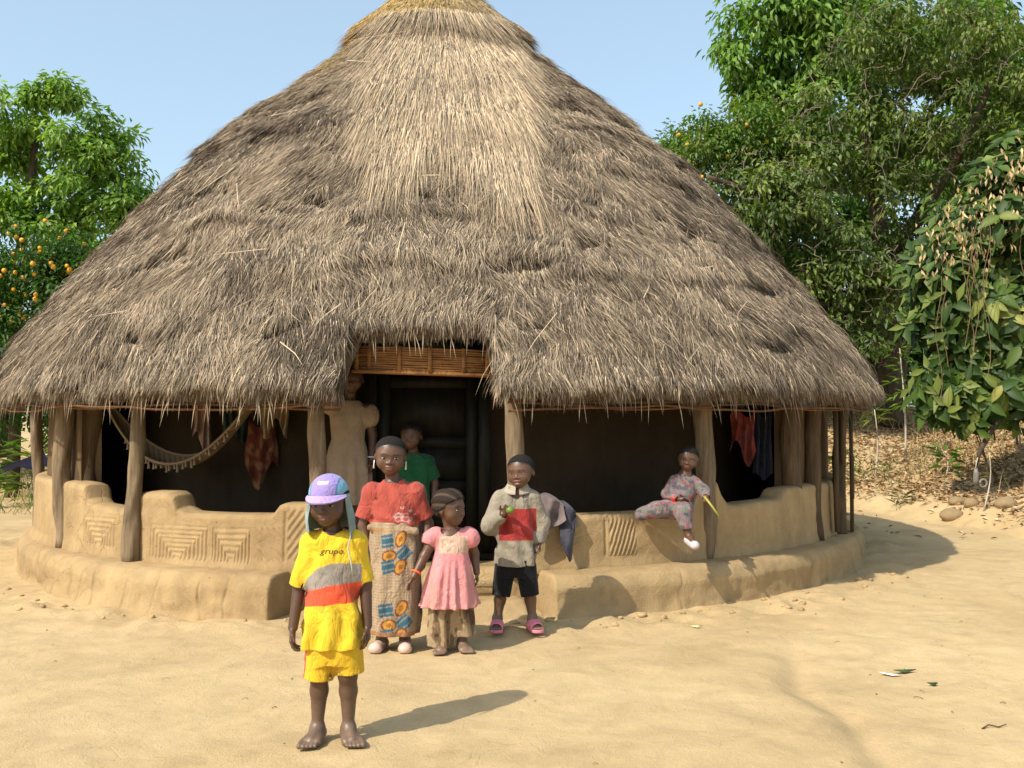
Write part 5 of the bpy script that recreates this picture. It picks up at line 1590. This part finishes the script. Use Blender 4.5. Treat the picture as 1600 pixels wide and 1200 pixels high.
    link('bracelet', mesh_np('bracelet', V, F, np.tile(np.array([.80, .12, .03]), (len(V), 1)), M['plastic']), p)
girl_pink()

# ---- 4: boy in the grey and red pullover, fruit in hand
def boy_grey():
    x0, y0 = .026, 6.42
    h = .0052
    S = Solid((-.26, -.24, -.005), (.27, .2, 1.15), h)
    hd = Head((.030, -.01, .998), .216, -22, 2, -4)
    hd.build(S, .7); hd.neck(S, (.008, .015, .86), .20)
    S.loft([(.38, .0, .01, .09, .07), (.6, .0, .01, .095, .07), (.78, .0, .01, .10, .065), (.84, .0, .012, .10, .055), (.875, .004, .015, .05, .045)], .03)
    S.chain([(-.11, .0, .83), (-.158, -.03, .655), (-.085, -.125, .735)], [.04, .032, .022], .012)
    hand(S, (-.085, -.125, .735), (.55, -.35, .75), (.2, -.6, -.2), (-.75, .1, .6), .112, .85, .06, 1.0)
    S.chain([(.115, .01, .83), (.162, .03, .67), (.150, -.01, .545)], [.04, .032, .022], .012)
    hand(S, (.150, -.01, .545), (.0, -.15, -1), (-1, 0, 0), (0, -1, 0), .112, .85)
    leg(S, (-.075, .0, .40), (-.095, -.01, .235), (-.120, .01, .055), (.055, .042, .037, .024)); leg(S, (.065, .0, .40), (.085, -.01, .235), (.105, .01, .055), (.055, .042, .037, .024))
    foot.flip = -1; foot(S, (-.120, .01, .055), (-.05, -1), .155); foot.flip = 1; foot(S, (.105, .01, .055), (.30, -1), .155)
    p = link('person', body_mesh(S, [hd], SKIN * 1.15, .25, .45), None, (x0, y0, float(gz(x0, y0)) + .012), 'child in grey pullover with red chest panel and black shorts, holding a green fruit', 'child')
    hd.eyes(p, .55); hd.hair(p, low=-.02)
    S = Solid((-.25, -.2, .36), (.26, .2, .95), h)
    rows = [(.40, -.004, .005, .130, .105), (.55, -.002, .008, .130, .10), (.70, .0, .01, .128, .095), (.79, .0, .01, .130, .085), (.84, .002, .012, .120, .066), (.875, .006, .014, .078, .056), (.905, .008, .012, .064, .056)]
    S.loft(rows, .01, fold=lambda a, z, X, Y: .008 * np.sin(a * 5 + z * 10 + X * 20) + .010 * np.sin(z * 45 + X * 30) * sstep(.75, .6, z) * sstep(.45, .55, z))
    S.rc((-.10, .004, .825), (-.162, -.028, .655), .056, .060, .03); S.rc((-.162, -.03, .655), (-.095, -.112, .722), .058, .040, .025)
    S.rc((.105, .01, .825), (.165, .03, .67), .056, .052, .03); S.rc((.165, .03, .67), (.152, -.006, .560), .050, .037, .025)
    S.rc((-.098, -.108, .718), (-.07, -.142, .748), .029, .029, .003, 'sub'); S.rc((.152, -.004, .565), (.149, -.014, .50), .028, .028, .003, 'sub')
    S.loft(rows, .002, 'sub', None, -.026, .36, .43)
    S.rc((.01, -.015, .87), (.02, -.03, .97), .052, .062, .004, 'sub'); S.rc((.012, -.10, .82), (.012, -.10, .93), .012, .05, .006, 'sub')
    S.noise(.006, (20, 20, 16), 51)
    def colour(V):
        x, y, z = V.T; C = np.tile(np.array([.33, .285, .215]), (len(V), 1))
        sl = (x < -.108) | (x > .128)
        C = pick(C, sstep(.767, .763, z) * sstep(.563, .567, z) * ~sl * (y > -.112 - .3 * (x > -.07)), (.36, .045, .04)); C = pick(C, (z > .84) & (y < -.03) & (np.abs(x - .012) < .03), (.38, .05, .05))
        C = pick(C, (np.abs(np.abs(x - .012) - .036) < .004) & (z > .80) & (y < -.03), (.12, .1, .09))
        C = pick(C, (x > .11) & (z < .62), (.24, .22, .18))
        return stain(V, C, .28, 18, 9)
    pu, _, _ = cloth_child('pullover', S, colour, p)
    for g in (-1, 1):
        a_ = np.linspace(.15, 2.0, 9) * g; Vc = []
        for q in (0, 1): Vc.append(np.stack([.008 + (.062 + .030 * q) * np.sin(a_), .012 - (.058 + .034 * q) * np.cos(a_), .905 - .036 * q - .015 * np.cos(a_) + .012 * (1 - q)], -1))
        Vc = np.concatenate(Vc); Vc = np.concatenate([Vc, Vc + np.array([0, 0, .005])]); f = grid_faces(2, 9)
        link('collar', mesh_np('collar', Vc, [f, f[:, ::-1] + 18], np.tile(np.array([.36, .31, .235]), (36, 1)), M['cloth']), pu)
    S = Solid((-.18, -.14, .17), (.18, .15, .46), h)
    S.loft([(.33, .0, .005, .118, .09), (.44, .0, .005, .12, .095)], .01)
    S.rc((-.068, .0, .40), (-.096, -.008, .205), .068, .060, .015, flat=True); S.rc((.060, .0, .40), (.090, -.008, .205), .068, .058, .015, flat=True)
    S.rc((-.092, -.008, .235), (-.098, -.008, .19), .052, .053, .002, 'sub', True); S.rc((.086, -.008, .235), (.092, -.008, .19), .050, .051, .002, 'sub', True)
    S.noise(.004, (24, 24, 14), 53)
    cloth_child('shorts', S, (.012, .012, .013), p)
    for x, hx, g in ((-.120, -.05, -1), (.105, .30, 1)):
        d = unit(np.array([hx, -1.0, 0])); a = np.array([x, .01, 0])
        S = Solid((x - .1, -.17, -.012), (x + .13, .09, .075), .0038)
        S.rc(a - d * .045 + [0, 0, .0], a + d * .105 + [0, 0, .0], .034, .042, .01)
        X, Y, Z = np.meshgrid(*S.ax, indexing='ij'); S.D = np.maximum(S.D, np.maximum(Z - .012, -.010 - Z)).astype(np.float32)
        c = a + d * .055
        S.rc(c - d * .028 + [0, 0, .020], c + d * .026 + [0, 0, .014], .045, .043, .006)
        S.rc(c - d * .05 + [0, 0, .020], c + d * .05 + [0, 0, .010], .037, .034, .003, 'sub')
        S.D = np.maximum(S.D, -.010 - Z).astype(np.float32)
        cloth_child('sandal', S, (.66, .20, .27), p, 'plastic')
    V, F = ico(.026, 14, 9); V = V * np.array([1, 1, .9])
    link('fruit', mesh_np('fruit', V, F, np.tile(np.array([.13, .21, .03]), (len(V), 1)), M['plastic']), None, (x0 - .038, y0 - .185, .012 + .800), 'small green fruit held up in the hand of the child in grey', 'fruit')
boy_grey()

# ---- 5: toddler sitting on the parapet
FLOWER = lambda V, s=1.0: _flower(V, s)
def _flower(V, s):
    x, y, z = V.T; C = np.tile(np.array([.19, .155, .16]), (len(V), 1))
    q = vnoise(x * 48 * s, y * 48 * s, z * 48 * s, 61); q2 = vnoise(x * 38 * s + 9, y * 38 * s, z * 38 * s, 63)
    C = pick(C, (q > .32) * .8, (.27, .06, .05)); C = pick(C, q2 > .38, (.09, .09, .11)); C = pick(C, q2 < -.42, (.25, .18, .19)); C = pick(C, q < -.5, (.14, .17, .12))
    return C
def toddler():
    o = np.array([1.25, 7.28, .68])
    h = .0055
    S = Solid((-.42, -.22, -.26), (.26, .34, .56), h)
    hd = Head((.055, .10, .405), .185, -14, 6, 6)
    hd.build(S); hd.neck(S, (.03, .11, .285), .2)
    S.chain([(-.02, .09, .06), (.01, .11, .17), (.03, .11, .25)], [.085, .08, .06], .04)
    S.chain([(.09, .10, .245), (.16, .06, .17), (.165, -.02, .135)], [.032, .026, .019], .012); hand(S, (.165, -.02, .135), (-.2, -.8, -.35), (0, -.2, -1), (-1, 0, .2), .09, .9)
    S.chain([(-.05, .10, .245), (-.11, .04, .15), (-.02, -.03, .115)], [.032, .026, .019], .012); hand(S, (-.02, -.03, .115), (.9, -.2, -.1), (0, .2, -1), (0, -.6, .6), .09, .7)
    S.chain([(-.06, .06, .04), (-.20, .0, .03), (-.31, .06, -.005)], [.06, .045, .028], .015)
    S.chain([(.0, .05, .04), (-.02, -.10, .02), (.015, -.125, -.14)], [.06, .045, .026], .015)
    S.rc((.015, -.125, -.14), (.035, -.20, -.175), .026, .024, .01)
    p = link('person', body_mesh(S, [hd], SKIN * 1.1, -1, 0), None, tuple(o), 'toddler in flower-print clothes sitting on the low wall with one leg dangling', 'toddler')
    hd.eyes(p); hd.hair(p)
    S = Solid((-.25, -.15, -.02), (.26, .30, .34), h)
    S.chain([(-.03, .08, .05), (.01, .11, .16), (.03, .11, .235)], [.108, .098, .075], .04)
    S.chain([(.085, .105, .24), (.158, .06, .17), (.165, -.005, .14)], [.046, .042, .035], .02); S.chain([(-.045, .105, .24), (-.11, .04, .15), (-.035, -.02, .118)], [.046, .042, .034], .02)
    S.rc((.03, .10, .27), (.04, .09, .36), .05, .06, .004, 'sub'); S.rc((.165, -.004, .14), (.165, -.06, .11), .026, .026, .003, 'sub'); S.rc((-.04, -.018, .118), (.03, -.03, .11), .026, .026, .003, 'sub')
    S.noise(.008, (18, 18, 18), 65)
    cloth_child('blouse', S, lambda V: pick(_flower(V, 1), (np.abs(V[:, 2] - .10) < .03) & (np.abs(V[:, 0] + .06) < .035), (.65, .06, .04)), p)
    S = Solid((-.40, -.2, -.16), (.14, .22, .14), h)
    S.chain([(-.05, .06, .04), (-.20, .0, .035), (-.30, .055, .0)], [.085, .062, .05], .02); S.chain([(.0, .05, .04), (-.02, -.10, .025), (.008, -.122, -.09)], [.085, .062, .045], .02)
    S.rc((.008, -.122, -.085), (.02, -.126, -.18), .06, .06, .002, 'sub', True)
    S.noise(.006, (18, 18, 18), 67)
    cloth_child('trousers', S, lambda V: _flower(V, 1.1), p)
    S = Solid((-.04, -.28, -.24), (.1, -.06, -.1), .0042)
    S.rc((.014, -.118, -.168), (.042, -.215, -.195), .034, .033, .015); S.ell((.012, -.122, -.13), (.03, .034, .03), .008, 'sub')
    cloth_child('shoe', S, lambda V: pick(np.tile(np.array([.50, .45, .46]), (len(V), 1)), V[:, 2] < -.205, (.5, .3, .3)), p, 'plastic')
    V, F = tube(np.array([(.14, -.055, .14), (.19, -.09, .07), (.235, -.115, .0)]), [.009, .0085, .008], 8)
    link('stick', mesh_np('stick', V, F, np.tile(np.array([.33, .28, .045]), (len(V), 1)), M['plastic']), None, tuple(o), 'yellow stick held by the toddler on the low wall', 'stick')
toddler()

# ---- 6 and 7: figures standing in the shade of the veranda
def woman():
    x0, y0, z0 = -1.275, 7.74, ZP
    h = .0085
    S = Solid((-.36, -.2, -.01), (.3, .2, 1.56), h)
    hd = Head((.03, .0, 1.385), .225, 5, 0, 0); hd.build(S); hd.neck(S, (.01, .02, 1.22), .2)
    S.loft([(.6, .0, .01, .12, .09), (.85, .0, .01, .11, .085), (1.1, .0, .01, .13, .08), (1.17, .0, .012, .13, .065), (1.22, .005, .015, .055, .05)], .03)
    S.chain([(.145, .01, 1.16), (.19, .03, .95), (.19, -.02, .76)], [.046, .035, .025], .012); hand(S, (.19, -.02, .76), (0, -.1, -1), (-1, 0, 0), (0, -1, 0), .15, .5)
    S.chain([(-.14, .01, 1.16), (-.225, -.06, 1.20), (-.27, -.10, 1.33)], [.046, .035, .025], .012); hand(S, (-.27, -.10, 1.33), (-.1, -.2, 1), (-.5, -.8, 0), (.9, -.3, 0), .15, .6)
    for x in (-.07, .07): leg(S, (x, .01, .7), (x, 0, .4), (x, .02, .06), (.075, .055, .05, .03)); foot(S, (x, .02, .05), (x, -1), .2)
    p = link('person', body_mesh(S, [hd], SKIN, .1, .4), None, (x0, y0, z0), 'person in cream puff-sleeved dress standing in the shade beside the leaning post', 'person')
    hd.eyes(p); hd.hair(p, .008)
    S = Solid((-.3, -.22, .36), (.32, .22, 1.3), h)
    S.loft([(.42, .0, .01, .19, .15), (.7, .0, .01, .175, .135), (.82, .0, .01, .155, .115), (.92, .0, .01, .128, .098), (1.1, .0, .01, .142, .098), (1.17, .0, .012, .140, .078), (1.22, .005, .015, .08, .06)], .01,
           fold=lambda a, z, X, Y: .009 * np.sin(a * 11 + np.sin(a * 3)) * sstep(.92, .6, z))
    S.ell((.168, .015, 1.10), (.074, .07, .095), .02); S.rc((-.12, .01, 1.165), (-.205, -.045, 1.19), .062, .055, .02)
    S.noise(.004, (20, 20, 12), 71)
    def colour(V):
        C = np.tile(np.array([.42, .31, .21]), (len(V), 1)); q = vnoise(V[:, 0] * 30, V[:, 1] * 30, V[:, 2] * 30, 72)
        return stain(V, pick(C, (q > .35) * .4, (.45, .28, .16)), .2, 73, 7)
    cloth_child('dress', S, colour, p)
    t = np.linspace(0, 2 * np.pi, 18)
    V, F = tube(np.array([.19, -.015, .785]) + .032 * np.stack([np.cos(t), np.sin(t), 0 * t], -1), .006, 5, False)
    link('bracelet', mesh_np('bracelet', V, F, np.tile(np.array([.6, .65, .7]), (len(V), 1)), M['plastic']), p)
woman()
def child_green():
    x0, y0, z0 = -.765, 7.68, ZP - .04
    h = .0085
    S = Solid((-.3, -.2, -.01), (.3, .2, 1.14), h)
    hd = Head((-.01, .0, .985), .21, -12, 2, 0); hd.build(S); hd.neck(S, (.01, .02, .83), .2)
    S.loft([(.4, .01, .01, .09, .07), (.6, .01, .01, .09, .07), (.76, .01, .01, .105, .065), (.81, .01, .012, .10, .055), (.85, .01, .015, .05, .045)], .03)
    for g in (-1, 1):
        S.chain([(.01 + g * .115, .01, .80), (.01 + g * .16, .03, .62), (.01 + g * .155, -.02, .46)], [.04, .03, .022], .012); hand(S, (.01 + g * .155, -.02, .46), (0, -.1, -1), (-g, 0, 0), (0, -1, 0), .12, .5)
        leg(S, (g * .06, .01, .45), (g * .065, 0, .27), (g * .07, .02, .05), (.06, .045, .04, .026)); foot(S, (g * .07, .02, .045), (g * .1, -1), .16)
    p = link('person', body_mesh(S, [hd], SKIN, .2, .4), None, (x0, y0, z0), 'child in green shirt standing in the dark doorway behind the coral top', 'child')
    hd.eyes(p); hd.hair(p, .008)
    S = Solid((-.26, -.18, .36), (.28, .2, .9), h)
    S.loft([(.42, .01, .01, .125, .095), (.6, .01, .01, .12, .09), (.76, .01, .01, .125, .082), (.81, .01, .012, .12, .066), (.85, .01, .015, .07, .055)], .01, fold=lambda a, z, X, Y: .006 * np.sin(a * 6 + z * 9))
    for g in (-1, 1):
        S.ell((.01 + g * .10, .012, .80), (.052, .05, .045), .02)
        S.rc((.01 + g * .10, .012, .80), (.01 + g * .156, .026, .655), .052, .050, .03, flat=True)
    S.noise(.004, (20, 20, 12), 75)
    cloth_child('shirt', S, lambda V: stain(V, np.tile(np.array([.018, .105, .045]), (len(V), 1)), .25, 76, 8), p)
    S = Solid((-.16, -.13, .2), (.16, .15, .50), h)
    S.loft([(.34, .0, .01, .11, .085), (.47, .0, .01, .11, .085)], .01)
    for g in (-1, 1): S.rc((g * .06, .01, .42), (g * .068, .0, .25), .062, .06, .02, flat=True)
    cloth_child('shorts', S, (.05, .045, .05), p)
child_green()

# ------------------------------------------------------------------ things hanging in the veranda
def hammock():
    A_, B_, Lw = np.array([-3.42, 8.42, 1.50]), np.array([-1.93, 7.80, 1.66]), .60
    o = link('hammock', None, loc=tuple(A_), label='cream woven string hammock with tassel fringe slung between the left posts', cat='hammock')
    u = np.linspace(0, 1, 60); v = np.linspace(-1, 1, 9)
    U, Vv = np.meshgrid(u, v, indexing='ij')
    ctr = A_ + (B_ - A_) * U[..., None] - np.array([0, 0, 1.0]) * (Lw * 4 * U * (1 - U))[..., None]
    wid = .11 * np.sin(np.pi * U) ** .7 + .012
    nrm = unit(np.array([(B_ - A_)[1], -(B_ - A_)[0], 0]))
    P = ctr + nrm * (wid * Vv)[..., None] * .9 + np.array([0, 0, 1.0]) * (wid * .55 * Vv ** 2 - wid * .25 * Vv)[..., None]
    V = P.reshape(-1, 3); F = grid_faces(60, 9); V2 = V - np.array([0, 0, .008])
    C = np.tile(np.array([.24, .17, .10]), (len(V), 1)); net = (np.sin(U * 190) * np.sin(Vv * 14) > .1).reshape(-1)
    C[net] *= .55
    link('net', mesh_np('net', np.concatenate([V, V2]) - A_, [F, F[:, ::-1] + len(V)], np.concatenate([C, C]), M['rope'], True), o)
    for j in (0, 8):
        Vt, Ft = tube(P[:, j], .012, 6); link('edge_rope', mesh_np('edge_rope', Vt - A_, Ft, np.tile(np.array([.28, .20, .12]), (len(Vt), 1)), M['rope']), o)
    Vt, Ft = tube(np.array([(0, 0, 0), (0, 0, -.05), (.004, 0, -.075), (0, 0, -.10)]), [.006, .010, .013, .016], 6)
    tm = mesh_np('tassel', Vt, Ft, np.tile(np.array([.30, .23, .15]), (len(Vt), 1)), M['rope'])
    for k in range(26):
        i = 10 + int(k * 1.55)
        q = link('tassel', tm, o); q.location = tuple(P[i, 8] - A_ + np.array([0, -.008, -.005])); q.scale = (.8, .8, .35 + .4 * ((k * 37) % 10) / 10)
hammock()

def hang(name, label, top, w, ht, col, face=0.0, folds=5, cat='garment', taper=0.0, seed=1, notch=0.0):
    u = np.linspace(-.5, .5, 33); v = np.linspace(0, 1, 25)
    U, Vv = np.meshgrid(u, v, indexing='ij')
    ww = w * (1 - taper * Vv + .10 * np.sin(Vv * 5 + seed))
    x = U * ww; z = -Vv * ht * (1 - notch * np.cos(U * np.pi * 2 + seed) * .5) + .03 * np.cos(U * 7 + seed)
    y = .03 * np.sin(U * folds * 6.28 + Vv * 2 + seed) * (.3 + .7 * Vv) + .02 * vnoise(U * 6 + seed, Vv * 5)
    V = np.stack([x, y, z], -1).reshape(-1, 3); V = V @ rotz(face).T; V2 = V + np.array([0, .012, 0])
    F = grid_faces(33, 25)
    C = col(np.concatenate([V, V2])) if callable(col) else np.tile(np.array(col, float), (2 * len(V), 1))
    link(name, mesh_np(name, np.concatenate([V, V2]), [F, F[:, ::-1] + len(V)], C, M['cloth']), None, tuple(top), label, cat)
hang('hanging_shirt', 'pinkish beige shirt hanging inside the veranda behind the hammock', (-2.60, 8.35, 1.60), .17, .42, (.42, .27, .20), .4, 3, seed=2, notch=.3, taper=.2)
hang('hanging_cloth', 'red and brown printed cloth hanging low behind the hammock end', (-2.02, 8.05, 1.34), .24, .42, lambda V: pick(np.tile(np.array([.11, .028, .018]), (len(V), 1)), vnoise(V[:, 0] * 28, V[:, 2] * 28) > .2, (.17, .085, .04)), .3, 3, 'cloth', seed=4, notch=.4)
hang('hanging_shawl', 'beige fringed shawl hanging just under the eave beside the leaning post', (-1.90, 7.98, 1.66), .20, .36, (.33, .24, .13), .2, 6, 'shawl', seed=6, notch=.3)
hang('hanging_cloth', 'dark green cloth hanging deep in the veranda between shirt and shawl', (-2.28, 8.2, 1.55), .20, .34, (.03, .05, .035), .3, 4, 'cloth', seed=7)
hang('hanging_garment', 'orange-red garment hanging in the dark right-hand opening', (1.98, 8.55, 1.42), .19, .34, lambda V: pick(np.tile(np.array([.17, .03, .02]), (len(V), 1)), vnoise(V[:, 0] * 16, V[:, 2] * 16) > .25, (.2, .05, .05)), -.3, 3, seed=8, taper=-.1, notch=.5)
hang('hanging_garment', 'dark blue garment hanging right of the orange-red one', (2.20, 8.75, 1.42), .16, .55, (.02, .022, .04), -.3, 3, seed=9)

def drape(name, label, phi0, phi1, bot, col, seed, lift=.0, cat='garment'):
    """cloth folded over the parapet"""
    f = np.linspace(phi0, phi1, 30); q = np.linspace(0, 1, 30)
    Fm, Q = np.meshgrid(f, q, indexing='ij')
    zt = .735 + lift + .05 * np.sin((Fm - phi0) / (phi1 - phi0) * 3.1)
    r = np.interp(Q, [0, .2, .3, .4, .5, .55, 1], [3.93, 3.93, 4.0, 4.1, 4.2, 4.255, 4.285])
    zb = bot(Fm)
    tt = np.clip((Q - .5) / .5, 0, 1)
    z = np.where(Q < .3, zt - .25 + Q / .3 * .25, np.where(Q < .5, zt - .02 * np.abs(Q - .4) / .1, zt - .02 - tt * (zt - .02 - zb)))
    r = r + .022 * np.sin(Fm * 3.4 + seed + Q * 4) * sstep(.35, .8, Q) + .012 * vnoise(Fm * 1.2, Q * 6, None, seed)
    V = polar(Fm, r, z).reshape(-1, 3); Vi = polar(Fm, r - .012, z - .006).reshape(-1, 3); g = grid_faces(30, 30)
    c0 = polar(phi0, 4.2, 0)
    C = np.tile(np.array(col, float), (2 * len(V), 1)) * (.8 + .3 * vnoise(np.tile(V[:, 0], 2) * 25, np.tile(V[:, 2], 2) * 25))[:, None]
    link(name, mesh_np(name, np.concatenate([V, Vi]) - c0, [g[:, ::-1], g + len(V)], C, M['cloth']), None, tuple(c0), label, cat)
drape('draped_jacket', 'faded mauve-grey jacket thrown over the low wall beside the grey pullover', 12.0, 15.0, lambda f: np.interp(f, [12, 12.5, 13.0, 13.6, 14.4, 15], [.50, .43, .54, .60, .62, .66]), (.20, .155, .15), 3, .06)
drape('draped_jeans', 'dark blue-grey jeans hanging down over the low wall right of the jacket', 14.6, 16.3, lambda f: np.interp(f, [14.6, 15.0, 15.4, 15.7, 16.0, 16.3], [.50, .42, .36, .37, .55, .65]), (.07, .07, .09), 9, .0)

# blue cloth on the ground, left of the outermost post
t = np.linspace(0, 1, 20); U, W = np.meshgrid(t, t, indexing='ij')
V = .5 * np.stack([-.7 + 1.6 * U, .5 * W - .2 * U, .55 * U * (1 - .8 * W) + .05 * np.sin(U * 14 + W * 3) * W], -1).reshape(-1, 3)
f = grid_faces(20, 20)
bx = gb(-7.45, 15.0, .60)
link('blue_cloth', mesh_np('blue_cloth', np.concatenate([V, V - np.array([0, -.01, .012])]), [f, f[:, ::-1] + 400], np.tile(np.array([.035, .045, .19]), (800, 1)), M['cloth']), None, bx, 'blue cloth spread out to dry left of the outermost post', 'cloth')
